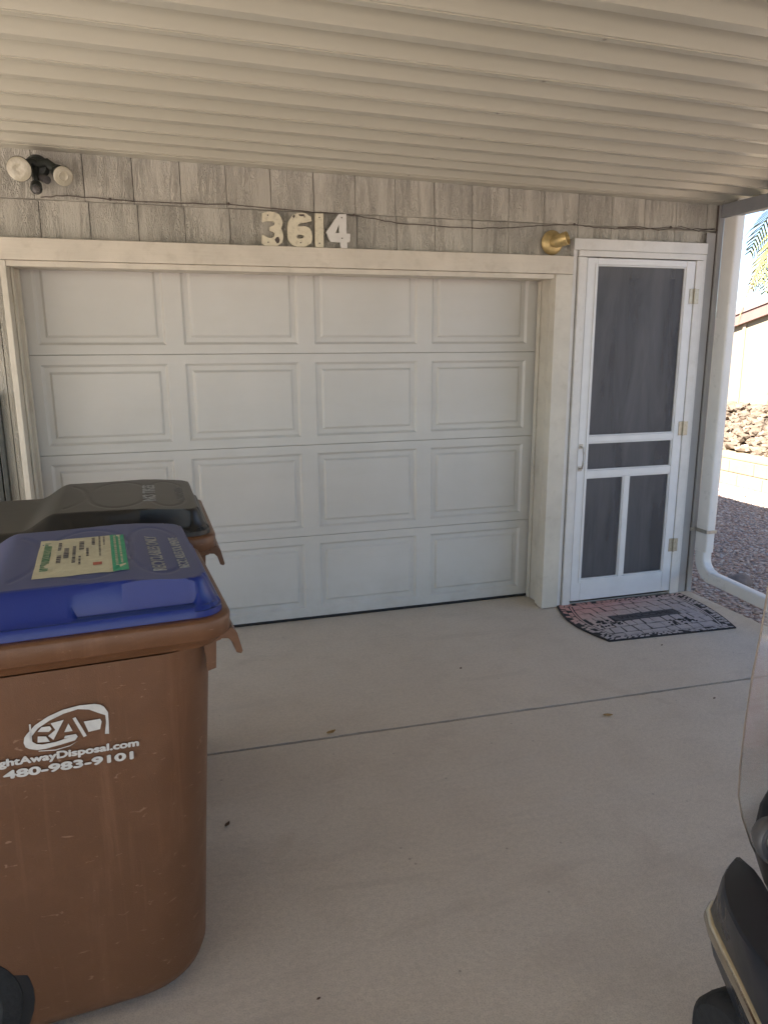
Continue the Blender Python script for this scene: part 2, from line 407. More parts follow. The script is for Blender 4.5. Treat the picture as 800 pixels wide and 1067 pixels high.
# ------------------------------------------------------------------ ground
def plane(name,x0,x1,y0,y1,z,mat,nx=1,ny=1):
    m=MB(); 
    vs=[(x0+(x1-x0)*i/nx,y0+(y1-y0)*j/ny,z) for j in range(ny+1) for i in range(nx+1)]
    m.add(vs,[(j*(nx+1)+i,j*(nx+1)+i+1,(j+1)*(nx+1)+i+1,(j+1)*(nx+1)+i) for j in range(ny) for i in range(nx)])
    return m.build(name,mat)
tag(plane('ground',-300,300,-300,300,-.05,M['gravel']),kind='structure')
tag(plane('road',-120,120,-24,-15,-.044,M['asphalt']),kind='structure')
# slab in two pours with a real tooled joint between
XL,XR=-4.6,3.245
def jy(x): return -1.39-.0309*(x+.004)
m=MB(); g=.0078
def slab(x0,x1,ya0,ya1,yb0,yb1):
    m.hexa([(x0,ya0,-.14),(x1,ya1,-.14),(x1,yb1,-.14),(x0,yb0,-.14),(x0,ya0,0),(x1,ya1,0),(x1,yb1,0),(x0,yb0,0)])
rj=random.Random(8)
def edge(sg): 
    n=260; return [(XL+(XR-XL)*i/n, jy(XL+(XR-XL)*i/n)+sg*(g+max(0,rj.gauss(0,.0011))+(.004 if rj.random()<.05 else 0))) for i in range(n+1)]
e1=edge(1); m.prism(e1+[(XR,-.02),(XL,-.02)],-.14,0,'z')
m.box(-.74,2.149,-.0195,.12,-.14,.0)
m.build('garage_apron',M['concrete'])['kind']='structure'
m=MB(); e2=edge(-1); m.prism(e2+[(XR,-14.9),(XL,-14.9)],-.14,0,'z'); m.build('driveway',M['concrete'])['kind']='structure'
m=MB(); m.hexa([(XL,jy(XL)-.02,-.1),(XR,jy(XR)-.02,-.1),(XR,jy(XR)+.02,-.1),(XL,jy(XL)+.02,-.1),(XL,jy(XL)-.004,-.012),(XR,jy(XR)-.004,-.012),(XR,jy(XR)+.004,-.012),(XL,jy(XL)+.004,-.012)])
m.build('slab_joint',M['dark'])['kind']='structure'

# loose gravel stones
def rocks(name,n,place,size,mat,flat=.6,seed=1):
    rnd=random.Random(seed)
    ico=[]; bm=bmesh.new(); bmesh.ops.create_icosphere(bm,subdivisions=1,radius=1)
    V=[v.co.copy() for v in bm.verts]; Fc=[tuple(v.index for v in f.verts) for f in bm.faces]; bm.free()
    m=MB(); vs=[]; fs=[]
    for i in range(n):
        p=place(rnd); s=rnd.uniform(*size); sx,sy,sz=s*rnd.uniform(.8,1.4),s*rnd.uniform(.7,1.1),s*flat*rnd.uniform(.7,1.2)
        a=rnd.uniform(0,6.28); ca,sa=math.cos(a),math.sin(a); n0=len(vs); tl=rnd.uniform(-.4,.4)
        for v in V:
            k=1+rnd.uniform(-.22,.22); x,y,z=v.x*sx*k,v.y*sy*k,v.z*sz*k; z+=x*tl
            vs.append((p[0]+x*ca-y*sa,p[1]+x*sa+y*ca,p[2]+z))
        fs+= [tuple(n0+j for j in f) for f in Fc]
    me=bpy.data.meshes.new(name); me.from_pydata(vs,[],fs); me.update()
    return finish(name,me,mat)
def gp(rnd):
    while True:
        x=rnd.uniform(3.26,6.5); y=rnd.uniform(-2.2,3.6)
        if x<4.6 or rnd.random()<.75: return (x,y,-.045)
o=rocks('loose_gravel',11000,gp,(.007,.016),M['pebble']); tag(o,'pinkish brown gravel covering the side yard','gravel',kind='stuff')
m=MB()
bm=bmesh.new(); bmesh.ops.create_icosphere(bm,subdivisions=3,radius=1)
for v in bm.verts:
    k=1+.14*noise.noise(v.co*1.7); v.co=Vector((v.co.x*.125*k,v.co.y*.085*k,v.co.z*.055*k))
me=bpy.data.meshes.new('flat_stone'); bm.to_mesh(me); bm.free()
o=finish('flat_stone',me,M['grey_stone'],smooth=True,loc=(3.76,-.14,-.02)); o.rotation_euler=(0,0,.5)
tag(o,'flat brown stone lying in the gravel under the white drain pipe','stone')

# ------------------------------------------------------------------ house
house=empty('house',(0,0,0),0,'grey shingle sided house with white panelled garage door and screen door','house')
def zr(x): return 2.53-.016*(x+.72)
SX=[-.602+.2205*k for k in range(-20,18)]
def shingles():
    m=MB(); rnd=random.Random(4)
    def reg(x0,x1,z0,z1,yb,yt,jit=0):
        cuts=sorted([x0]+[s+jit for s in SX if x0+.02<s+jit<x1-.02]+[x1])
        for a,b in zip(cuts[:-1],cuts[1:]):
            e=.0017; dy=rnd.uniform(-.0012,.0012); dz=rnd.uniform(-.0012,.0012) if z0>2.2 else 0
            aa=a+(e if a>x0 else 0); bb=b-(e if b<x1 else 0)
            m.hexa([(aa,yb+dy,z0+dz),(bb,yb+dy,z0+dz),(bb,-.19,z0+dz),(aa,-.19,z0+dz),(aa,yt+dy,z1),(bb,yt+dy,z1),(bb,-.19,z1),(aa,-.19,z1)])
    reg(-5,3.243,2.312,2.60,-.236,-.222)
    reg(-5,3.243,2.03,2.311,-.226,-.212,.012)
    reg(-5,-.757,-.02,2.03,-.226,-.222,.012)
    reg(3.12,3.243,-.02,2.03,-.226,-.222,.3)
    return m
shingles().build('siding',M['siding'],house)
# backing framing of the front wall (behind the siding) and the rest of the body
B('wall',M['dark'],house,(-5,-.76,-.188,-.10,-.05,2.6),(-5,3.2,-.188,-.10,2.14,2.6),(2.16,2.30,-.188,-.10,-.05,2.139),(3.09,3.2,-.188,-.10,-.05,2.139))
B('side_wall',M['siding'],house,(3.2,3.243,-.188,8,-.05,2.6),(-5,-4.95,-.09,8,-.05,2.6),(-4.94,3.19,7.95,8,-.05,2.6))
B('interior_floor',M['dark'],house,(-4.9,3.15,.13,7.9,-.04,-.005))
m=MB(); m.prism([(-5.5,2.62),(3.42,2.62),(3.42,2.70),(-1,3.5),(-5.5,2.70)],-.17,8.4,'y'); m.build('roof',M['roof_shingle'],house)
B('corner_board',M['corner_paint'],house,(3.224,3.262,-.250,-.190,-.03,2.46),bevel=.003)
B('corner_panel',M['corner_paint'],house,(3.1515,3.216,-.242,-.237,-.03,2.30),bevel=.001)
B('corner_strip',M['screw'],house,(3.217,3.222,-.2445,-.229,-.03,2.46),bevel=.002)
# garage trim
B('door_header',M['trim_h'],house,(-.98,2.228,-.268,-.19,2.036,2.136),bevel=.004)
B('header_stop',M['trim_h'],house,(-.752,2.115,-.258,-.205,2.008,2.0345),(-.752,2.149,-.20,-.02,2.016,2.10),bevel=.003)
B('door_jamb',M['trim'],house,(2.117,2.228,-.270,-.205,0.004,2.0345),bevel=.004)
B('door_jamb',M['trim'],house,(2.150,2.226,-.203,-.02,0.004,2.0345),bevel=.003)
B('jamb_stop',M['trim'],house,(2.140,2.1485,-.050,-.012,0.004,2.014),(2.128,2.1495,-.185,-.155,.004,2.014),bevel=.003)
B('door_jamb',M['trim'],house,(-.778,-.752,-.262,-.02,0.004,2.034),bevel=.003)
B('jamb_stop',M['trim'],house,(-.7505,-.742,-.165,-.10,0.004,2.014),(-.7505,-.732,-.055,-.012,0.004,2.014),bevel=.002)
# garage door
gd=B('garage_door',M['dark'],house,(-.80,2.16,.03,.05,.0,2.2))
secs=[(.016,.5275),(.5283,1.0745),(1.0753,1.5965),(1.5973,2.13)]
px=[(-.686,-.052),(.036,.664),(.752,1.372),(1.460,2.085)]
for (z0,z1) in secs:
    m=MB(); X0,X1=-.79,2.159
    ins=[]
    pz0,pz1=z0+.048,z1-.048
    if z0<.1: pz0=z0+.055
    # nested loops per panel
    xs=[X0]+[v for p in px for v in p]+[X1]
    def q(x0,x1,a,b,y=0.0): m.add([(x0,y,a),(x1,y,a),(x1,y,b),(x0,y,b)],[(0,1,2,3)])
    q(X0,X1,z0+.0022,pz0); q(X0,X1,pz1,z1-.0022)
    for i in range(0,len(xs),2): q(xs[i],xs[i+1],pz0,pz1)
    for (a,b) in px:
        L=[(0,0.0),(.003,.0012),(.013,.0125),(.017,.0140),(.038,.0140),(.041,.0125),(.050,.0040),(.054,.0030)]
        rings=[[(a+k,y,pz0+k),(b-k,y,pz0+k),(b-k,y,pz1-k),(a+k,y,pz1-k)] for k,y in L]
        m.loft(rings,False,True)
    # rolled edges top and bottom + back
    m.add([(X0,0,z0+.0022),(X1,0,z0+.0022),(X1,.004,z0),(X0,.004,z0),(X1,.028,z0),(X0,.028,z0)],[(0,1,2,3),(3,2,4,5)])
    m.add([(X0,0,z1-.0022),(X1,0,z1-.0022),(X1,.006,z1),(X0,.006,z1),(X1,.028,z1),(X0,.028,z1)],[(0,1,2,3),(3,2,4,5)])
    m.build('door_section',M['garage'],gd)
m=MB(); m.tube([(-.75,.006,.009),(2.148,.006,.009)],.0105,8); m.build('bottom_seal',M['rubber'],gd)

# screen door casing and door
B('screen_door_casing',M['casing_white'],house,(2.232,3.150,-.262,-.20,2.172,2.236),(2.232,2.256,-.258,-.20,.0,2.171),(3.122,3.150,-.258,-.20,.0,2.171),bevel=.003)
B('screen_door_jamb',M['casing_white'],house,(2.262,2.316,-.272,-.20,.0,2.134),(2.262,3.120,-.272,-.20,2.136,2.170),(3.070,3.120,-.272,-.20,.0,2.134),bevel=.003)
B('threshold',M['steel'],house,(2.318,3.068,-.262,-.19,.0,.018),bevel=.003)
LX0,LX1,LZ0,LZ1=2.320,3.066,.030,2.130
ya,yb=-.268,-.236
sdoor=B('screen_door',M['door_white'],house,
  (LX0,2.388,ya,yb,LZ0,LZ1),(3.004,LX1,ya,yb,LZ0,LZ1),(2.389,3.003,ya,yb,2.094,LZ1),(2.389,3.003,ya,yb,LZ0,.166),
  (2.389,3.003,ya,yb,1.050,1.088),(2.389,3.003,ya,yb,.832,.874),(2.664,2.700,ya,yb,.167,.831),bevel=.003)
B('stop_bead',M['door_white'],sdoor,(2.372,2.386,-.274,-.2685,.15,2.10),bevel=.0015)
m=MB()
def bead(x0,x1,z0,z1,w=.007):
    y0,y1=-.262,-.250
    m.box(x0,x0+w,y0,y1,z0,z1); m.box(x1-w,x1,y0,y1,z0,z1); m.box(x0+w,x1-w,y0,y1,z0,z0+w); m.box(x0+w,x1-w,y0,y1,z1-w,z1)
for r in ((2.389,3.003,1.089,2.093),(2.389,3.003,.875,1.049),(2.389,2.663,.167,.831),(2.701,3.003,.167,.831)): bead(*r)
m.build('screen_bead',M['door_white'],sdoor)
for x0,x1,z0,z1 in ((2.397,2.995,1.097,2.085),(2.397,2.995,.883,1.041),(2.397,2.655,.175,.823),(2.709,2.995,.175,.823)):
    mm=MB(); nx=14; nz=max(3,int((z1-z0)*14))
    pts=[(x0+(x1-x0)*i/nx,-.2530+.010*noise.noise(Vector((i*.5,j*.35,z0)))*math.sin(math.pi*i/nx)*math.sin(math.pi*j/nz),z0+(z1-z0)*j/nz) for j in range(nz+1) for i in range(nx+1)]
    mm.add(pts,[(j*(nx+1)+i,j*(nx+1)+i+1,(j+1)*(nx+1)+i+1,(j+1)*(nx+1)+i) for j in range(nz) for i in range(nx)])
    mm.build('insect_screen',M['screen'],sdoor,smooth=True)
for z in (1.924,1.115,.346):
    m=MB(); m.box(3.036,3.066,-.2725,-.2685,z-.044,z+.044); m.box(3.071,3.100,-.2765,-.2725,z-.044,z+.044); m.tube([(3.068,-.277,z-.046),(3.068,-.277,z+.046)],.0055,10)
    m.build('hinge',M['hinge'],sdoor,bevel=.001)
m=MB(); m.tube([(2.338,-.269,.892),(2.336,-.298,.897),(2.334,-.310,.925),(2.334,-.310,.995),(2.336,-.298,1.024),(2.338,-.269,1.030)],.0052,8)
m.box(2.326,2.352,-.2725,-.2685,.876,.906); m.box(2.326,2.352,-.2725,-.2685,1.014,1.044); m.build('handle',M['steel'],sdoor,bevel=.001)
inner=B('inner_door',M['inner'],house,(2.30,3.09,-.135,-.10,.02,2.13),bevel=.002)
m=MB(); m.lathe([(.0,0),(.022,.0),(.022,.01),(.012,.02),(.012,.045),(.026,.06),(.026,.075),(.0,.085)],(2.37,-.135,.98),(0,-1,0),16); m.build('door_knob',M['steel'],inner,smooth=True)

# two dark flat strips on the far left of the wall
m=MB(); m.box(-.868,-.846,-.262,-.228,-.0,1.42); m.box(-.90,-.876,-.246,-.228,0,1.45)
tag(m.build('wall_strip',M['bronze'],None,bevel=.003),'dark flat strips running up the siding left of the garage trim','wall_strip')

# house number digits
DG={'3':[[(0.451,2.279),(0.478,2.289),(0.512,2.288),(0.534,2.278),(0.546,2.262),(0.552,2.242),(0.549,2.225),(0.541,2.211),(0.55,2.196),(0.553,2.17),(0.547,2.146),(0.526,2.129),(0.485,2.123),(0.455,2.127),(0.445,2.139),(0.447,2.178),(0.473,2.164),(0.492,2.162),(0.507,2.170),(0.513,2.186),(0.505,2.197),(0.487,2.201),(0.487,2.215),(0.509,2.224),(0.515,2.237),(0.503,2.247),(0.477,2.246),(0.451,2.241)]],
 '6':[[(0.699,2.273),(0.702,2.254),(0.67,2.246),(0.645,2.243),(0.630,2.233),(0.628,2.222),(0.666,2.227),(0.688,2.220),(0.699,2.204),(0.704,2.177),(0.702,2.158),(0.695,2.144),(0.667,2.128),(0.622,2.126),(0.602,2.133),(0.588,2.147),(0.579,2.164),(0.577,2.19),(0.578,2.224),(0.584,2.246),(0.595,2.263),(0.608,2.278),(0.627,2.286),(0.65,2.291),(0.668,2.290)],[(0.62,2.175),(0.627,2.184),(0.642,2.188),(0.658,2.185),(0.664,2.177),(0.658,2.168),(0.642,2.164),(0.626,2.166)]],
 '1':[[(0.722,2.29),(0.764,2.292),(0.762,2.126),(0.720,2.125)]],
 '4':[[(0.846,2.292),(0.886,2.294),(0.886,2.198),(0.906,2.198),(0.904,2.161),(0.889,2.157),(0.889,2.127),(0.855,2.126),(0.852,2.157),(0.801,2.157),(0.78,2.202)],[(0.848,2.247),(0.849,2.2),(0.825,2.199)]]}
SC={'3':[(.478,2.272),(.475,2.142)],'6':[(.665,2.272),(.642,2.146)],'1':[(.743,2.272),(.741,2.146)],'4':[(.861,2.276),(.862,2.175)]}
LB={'3':'cream house digit 3 with flaking paint above the garage door','6':'cream house digit 6 with chipped top beside the 3','1':'narrow cream house digit 1 between the 6 and the 4','4':'white house digit 4 at the right end of the number'}
for ch in '3614':
    x0=min(p[0] for p in DG[ch][0]); dzz=.011
    mtx=Matrix.Translation((0,0,dzz))@Matrix(((1,0,0,0),(0,0,-1,-.2478),(0,1,0,0),(0,0,0,1)))
    o=flat_shape('house_number',DG[ch],M['num_white'] if ch=='4' else M['num_cream'],None,depth=.0075,mtx=mtx,bevel=.0015)
    tag(o,LB[ch],'house number','digits of the house number')
    for sx,sz in SC[ch]:
        m=MB(); m.lathe([(0,0),(.0035,0),(.0035,.002),(0,.0025)],(sx,-.2567,sz+dzz),(0,-1,0),10)
        m.build('screw',M['screw'],o)
    if ch in '36':
        fl=flat_shape('bare_patch',[[(.52,2.138),(.531,2.142),(.535,2.156),(.529,2.171),(.518,2.168),(.508,2.155)]] if ch=='3' else [[(.636,2.283),(.662,2.285),(.668,2.279),(.655,2.274),(.638,2.276)],[(.618,2.274),(.612,2.281),(.604,2.272),(.610,2.262)]],M['screw'],o,depth=.0006,mtx=Matrix.Translation((0,0,dzz))@Matrix(((1,0,0,0),(0,0,-1,-.2570),(0,1,0,0),(0,0,0,1))))

# wire with nails
WP=[(-.574,2.318),(-.46,2.332),(-.269,2.324),(.018,2.319),(.286,2.329),(.585,2.313),(.929,2.305),(1.1,2.283),(1.259,2.271),(1.653,2.268),(1.85,2.278),(2.006,2.296),(2.233,2.311),(2.36,2.301),(2.506,2.299),(2.70,2.306),(2.882,2.321),(3.0,2.312),(3.074,2.321),(3.279,2.314)]
rnd=random.Random(3); pts=[]
for (a,b) in zip(WP[:-1],WP[1:]):
    for k in range(5):
        f=k/5; pts.append((a[0]+(b[0]-a[0])*f,-.243+rnd.uniform(-.002,.002),a[1]+(b[1]-a[1])*f+rnd.uniform(-.0025,.0025)))
pts.append((WP[-1][0],-.243,WP[-1][1]))
m=MB(); m.tube(pts,.0026,6)
o=m.build('wall_wire',M['wire'],smooth=True); tag(o,'thin dark wire nailed along the shingle course above the doors','wire')
for x,z in ((-.269,2.324),(.286,2.329),(.929,2.305),(2.233,2.311),(2.882,2.321)):
    m=MB(); m.lathe([(0,0),(.007,0),(.007,.006),(0,.008)],(x,-.243,z),(0,-1,0),10); m.build('nail',M['screw'],o)
m=MB(); m.tube([(2.52,-.243,2.306),(2.66,-.252,2.315),(2.80,-.249,2.300),(2.95,-.255,2.325),(3.08,-.250,2.305),(3.2,-.249,2.327)],.0022,6); m.build('loose_strand',M['wire'],o,smooth=True)

# twin flood light
fl=empty('flood_light',(-.575,-.236,2.42),0,'dark twin flood light with two round lamps and a motion sensor','flood light')
m=MB(); m.lathe([(0,0),(.052,0),(.052,.012),(.040,.030),(.0,.036)],(0,0,.03),(0,-1,0),24); m.build('wall_plate',M['bronze'],fl,smooth=True,auto=40)
for cx,cz,cy,rr,dirv,lab in ((-.058,-.012,-.145,.053,(-.10,-1,-.30),'larger'),(.118,-.028,-.128,.044,(.30,-1,-.38),'smaller')):
    C=Vector((cx,cy,cz)); ax=Vector(dirv).normalized(); m=MB()
    m.lathe([(0,-.125),(.030,-.122),(.033,-.075),(.034,-.06),(rr*.62,-.045),(rr*.95,-.012),(rr*1.0,0.0),(rr*.97,.004)],C,ax,28)
    p=C-ax*.10
    m.tube([(0,-.02,.035),(p.x*.5,-.035,.045),(p.x,p.y,p.z)],[.022,.019,.024],10)
    lh=m.build('lamp_head',M['bronze'],fl,smooth=True,auto=40)
    m=MB(); m.lathe([(0,0),(rr*.96,.0),(rr*.96,.006),(rr*.82,.0105),(rr*.6,.009),(rr*.42,.012),(rr*.30,.008),(0,.010)],C,ax,32)
    m.build('lens',M['lamp'],lh,smooth=True,auto=50)
m=MB(); m.tube([(0,-.03,.02),(-.005,-.06,-.025),(0,-.07,-.045)],.012,10); m.lathe([(0,-.035),(.024,-.033),(.026,.02),(.022,.032),(0,.036)],(-.005,-.075,-.072),(.1,-.9,-.45),20)
ms=m.build('motion_sensor',M['bronze'],fl,smooth=True,auto=40)
m=MB(); m.lathe([(0,0),(.019,.002),(.014,.010),(0,.014)],Vector((-.005,-.075,-.072))+Vector((.1,-.9,-.45)).normalized()*.034,(.1,-.9,-.45),18); m.build('sensor_lens',M['grey_plastic'],ms,smooth=True)
m=MB(); m.lathe([(0,-.03),(.016,-.03),(.018,.02),(0,.022)],(.035,-.075,-.035),(.5,-.7,-.3),14); m.build('socket_cap',M['grey_plastic'],fl,smooth=True,auto=40)

# brass fixture over the door
bf=empty('wall_lamp',(2.098,-.236,2.208),0,'round brass wall fixture with a cone socket between garage and screen door','wall lamp')
m=MB(); m.lathe([(0,0),(.066,0),(.068,.006),(.060,.022),(.045,.032),(0,.034)],(0,0,0),(0,-1,0),32); m.build('base_plate',M['brass'],bf,smooth=True,auto=40)
m=MB(); m.lathe([(0,-.045),(.018,-.045),(.032,-.02),(.036,.02),(.038,.052),(.0345,.054),(.030,.03),(0,.02)],(.010,-.060,.002),(.62,-.72,.22),28); m.build('socket_cone',M['brass'],bf,smooth=True,auto=40)

# ------------------------------------------------------------------ carport roof
cp=empty('carport',(0,0,0),0,'cream ribbed metal carport roof with a grey edge beam','carport')
def profile():
    P=.1775; pts=[]; y=-.315; k=0
    # from wall towards the street (decreasing y)
    seq=[(0,.0),(-.004,-.0),]
    while y>-9.6:
        dpt=.078 if k%2==0 else .058
        # lower flat far edge at y (occluding edge) going toward the camera
        pts+= [(y,.000),(y-.002,-.002),(y-.045,-.002),(y-.048,.001),(y-.088,dpt*.72),(y-.096,dpt*.93),(y-.106,dpt),(y-.166,dpt),(y-.1685,dpt-.004),(y-.1745,.004)]
        y-=P; k+=1
    return pts
prof=profile(); xa,xb=-4.7,3.50; nx=8
m=MB(); n=len(prof); vs=[]
for i in range(nx+1):
    x=xa+(xb-xa)*i/nx
    for (y,z) in prof: vs.append((x,y,zr(x)+z))
m.add(vs,[(i*n+j,(i+1)*n+j,(i+1)*n+j+1,i*n+j+1) for i in range(nx) for j in range(n-1)])
ro=m.build('roof_panels',M['alum_white'],cp,smooth=True,auto=28)
so=ro.modifiers.new('s','SOLIDIFY'); so.thickness=.0015; so.offset=0
for k in range(0,30,2):
    yy=-.315-.1775*k-.022
    for xx in (3.17,1.2,-1.1):
        m=MB(); m.lathe([(0,0),(.0065,0),(.0065,.003),(.0,.0045)],(xx,yy,zr(xx)-.003),(0,0,-1),10); m.build('roof_screw',M['steel'],cp)
m=MB()
for k in range(0,50,2):
    yy=-.315-.1775*k-.036; m.hexa([(xa,yy,zr(xa)-.0055),(xb,yy,zr(xb)-.0055),(xb,yy+.004,zr(xb)-.0055),(xa,yy+.004,zr(xa)-.0055),(xa,yy,zr(xa)-.001),(xb,yy,zr(xb)-.001),(xb,yy+.004,zr(xb)-.001),(xa,yy+.004,zr(xa)-.001)])
m.build('lock_seams',M['alum_white'],cp)['kind']='stuff'
m=MB()
for (a,b) in ((-4.7,3.26),): 
    m.hexa([(a,-.318,zr(a)-.006),(b,-.318,zr(b)-.006),(b,-.238,zr(b)-.006),(a,-.238,zr(a)-.006),(a,-.318,zr(a)+.06),(b,-.318,zr(b)+.06),(b,-.238,zr(b)+.06),(a,-.238,zr(a)+.06)])
m.build('wall_channel',M['alum_white'],cp,bevel=.003)
bx=3.30
m=MB(); z=zr(3.33)-.002; m.box(3.222,3.285,-9.6,-.265,z-.080,z-.003); m.build('edge_beam',M['beam_grey'],cp,bevel=.003)
m=MB(); z=zr(-4.6)-.002; m.box(-4.63,-4.55,-9.6,-.24,z-.10,z-.003); m.build('edge_beam',M['beam_grey'],cp,bevel=.003)
for x,y in ((3.255,-5.2),(3.255,-9.4),(-4.59,-2.6),(-4.59,-6.0),(-4.59,-9.4)):
    B('post',M['down_white'],cp,(x-.03,x+.03,y-.03,y+.03,-.06 if x>0 else .0,zr(x)-.10),bevel=.003)

# ------------------------------------------------------------------ downspout
ds=empty('downspout',(3.277,-.262,.0),0,'white downspout at the house corner turning out along the gravel','downspout')
def rring(c,tx,w,d_,ang,r=.012):
    pass
# rectangular section swept: width along x .072, depth .115
def sweep(path,w,h,rr=.014,n=4):
    """path of (point, normal dir 'h' axis) in yz-plane; w along x"""
    rings=[]
    for (y,z,a) in path:
        ca,sa=math.cos(a),math.sin(a)  # tangent angle: direction of travel in (y,z): (-sin a, -cos a)
        ring=[]
        for cx,cy,a0 in ((w/2-rr,h/2-rr,0),(-w/2+rr,h/2-rr,90),(-w/2+rr,-h/2+rr,180),(w/2-rr,-h/2+rr,270)):
            for k in range(n+1):
                t_=R(a0+90*k/n); u=cx+rr*math.cos(t_); v=cy+rr*math.sin(t_)
                ring.append((u, y+v*ca, z-v*sa))
        rings.append(ring)
    return rings
W,H=.066,.112
path=[(-.055,2.50,0),(-.055,.30,0)]
m=MB(); m.loft(sweep(path,W,H)); m.build('vertical_pipe',M['down_white'],ds,smooth=True,auto=40)
# elbow and run toward the street (-y)
pp=[(-.055,.302,0)]
rad=.12; cy,cz=-.055-rad,.302-.04
pp.append((-.055,cz,0))
for k in range(1,9):
    a=R(84*k/8); pp.append((cy+rad*math.cos(a),cz-rad*math.sin(a),a))
m=MB(); m.loft(sweep([(y,z,a) for y,z,a in pp],W+.004,H+.004 if 0 else .085)); m.build('elbow',M['down_white'],ds,smooth=True,auto=40)
y0,z0,a0=pp[-1]
m=MB(); m.loft(sweep([(y0+.004,z0,a0),(y0-2.2,z0-.085,a0)],W-.003,.078)); m.build('outlet_pipe',M['down_white'],ds,smooth=True,auto=40)
m=MB(); zz=.44; m.box(-.0405,.0405,-.115,.003,zz-.011,zz+.011); m.box(-.075,-.0405,-.001,.002,zz-.012,zz+.012); m.lathe([(0,0),(.006,0),(.005,.006),(0,.007)],(-.060,-.001,zz),(0,-1,0),10); m.build('strap',M['steel'],ds,bevel=.001)

# ------------------------------------------------------------------ bins
def bin_body(parent):
    m=MB(); rings=[]
    # local: front +x, side facing the camera -y ; bottom tucked in
    for z,x0,x1,hy,r in ((.02,-.30,.285,.268,.14),(.045,-.315,.318,.292,.16),(.075,-.32,.328,.301,.165),(.30,-.335,.340,.307,.155),(.60,-.352,.357,.315,.145),(.86,-.367,.372,.322,.13),(.955,-.372,.376,.325,.12)):
        rings.append(rrect(x0,x1,hy,z,(r,.07),10))
    m.loft(rings); b=m.build('body',M['bin_brown'],parent,smooth=True,auto=60)
    m=MB(); rings=[]
    for z,e in ((.958,-.022),(.976,-.012),(.980,-.003),(.984,.0),(1.022,.002),(1.027,.0),(1.030,-.006),(1.031,-.02),(1.02,-.035)):
        rings.append(rrect(-.42-e,.418+e,.345+e,z,(.075,.06),8))
    m.loft(rings); m.build('rim',M['bin_brown'],parent,smooth=True,auto=50)
    # front lift pocket: outer lip and inner ribs
    m=MB()
    lip=[(.395,.982),(.424,.982),(.434,.965),(.445,.918),(.441,.912),(.430,.916),(.421,.945),(.412,.955),(.395,.957)]
    m.prism(lip,-.285,.285,'y'); 
    for yy in (-.285,-.12,.12,.273):
        m.prism([(.352,.972),(.396,.972),(.396,.955),(.384,.952),(.380,.885),(.360,.880)],yy,yy+.012,'y')
    m.build('lift_lip',M['bin_brown'],parent,bevel=.002)
    for s in (-1,1):
        # wheel
        m=MB(); y0=s*.285; prof=[(.062,-.028),(.070,-.030),(.145,-.030),(.155,-.022),(.158,0),(.155,.022),(.145,.030),(.070,.030),(.062,.028)]
        m.lathe(prof,(-.262,y0-s*.0,.150),(0,1,0),36)
        w=m.build('wheel',M['tyre'],parent,smooth=True,auto=40)
        m=MB(); m.lathe([(0,.020),(.03,.024),(.034,.012),(.066,.010),(.108,.033),(.113,.033),(.118,.028),(.118,-.02),(0,-.02)],(-.262,y0,.150),(0,s,0),36); m.build('hub',M['wheel_hub'],w,smooth=True,auto=40)
        # black disc standing in for the shade of the wheel recess
        m=MB(); m.lathe([(0,0),(.178,0),(.178,.004),(0,.006)],(-.262,s*.3005,.150),(0,s,0),36)
        m.build('wheel_recess_shade',M['black_plastic'],parent)
    m=MB(); m.tube([(-.262,-.31,.158),(-.262,.31,.158)],.011,10); m.build('axle',M['steel'],parent)
    m=MB(); m.tube([(-.415,-.22,1.0),(-.475,-.22,1.01),(-.485,-.20,1.012),(-.485,.20,1.012),(-.475,.22,1.01),(-.415,.22,1.0)],.014,10); m.build('grab_handle',M['bin_brown'],parent,smooth=True)
    return b
def lid_h(x,y,hx0,hx1,hy):
    """height of the lid over its lip plane"""
    def ss(a,b,t): t=max(0,min(1,(t-a)/(b-a))); return t*t*(3-2*t)
    # distance to borders of a rounded rectangle
    rr=.075
    qx=max(abs(x-(hx0+hx1)/2)-((hx1-hx0)/2-rr),0); qy=max(abs(y)-(hy-rr),0)
    d=rr-math.hypot(qx,qy) if (qx>0 and qy>0) else min((hx1-hx0)/2-abs(x-(hx0+hx1)/2), hy-abs(y))
    pl=.094-.050*ss(-.06,-.17,x)          # plateau / lower rear
    fr=hx1-x
    pl-= .012*ss(.22,.03,fr)
    lip=.022
    dy_=hy-abs(y); rear=x-hx0
    bw=.056 if x<.0 else .056-.022*ss(0,.30,x)
    e1=ss(.008,bw,min(dy_,d+.0) if d>.004 else 0); e2=ss(.006,.034,min(fr,max(d,0)+.0 if qx>0 and qy>0 else fr)); e3=ss(.006,.05,rear)
    h=lip+(pl-lip)*min(e1,e2,e3) if not (qx>0 and qy>0) else lip+(pl-lip)*ss(.006,.04,d)
    # grip recess in the side bevel near the front (both sides)
    g_=ss(.075,.092,x)*(1-ss(.335,.352,x))*ss(.034,.030,dy_)
    h=h+(min(h,lip+.003)-h)*g_
    if d<.004: h=lip*.6
    # shallow ridges on the plateau
    for cx,cw in ((-.10,.11),(.12,.10),(.28,.07)):
        e=abs(math.hypot((x-cx)/cw,(y+ .0)/(.235))-1)
        if e<.08 and d>.06 and x>-.05: h-=.0025*(1-e/.08)
    return h
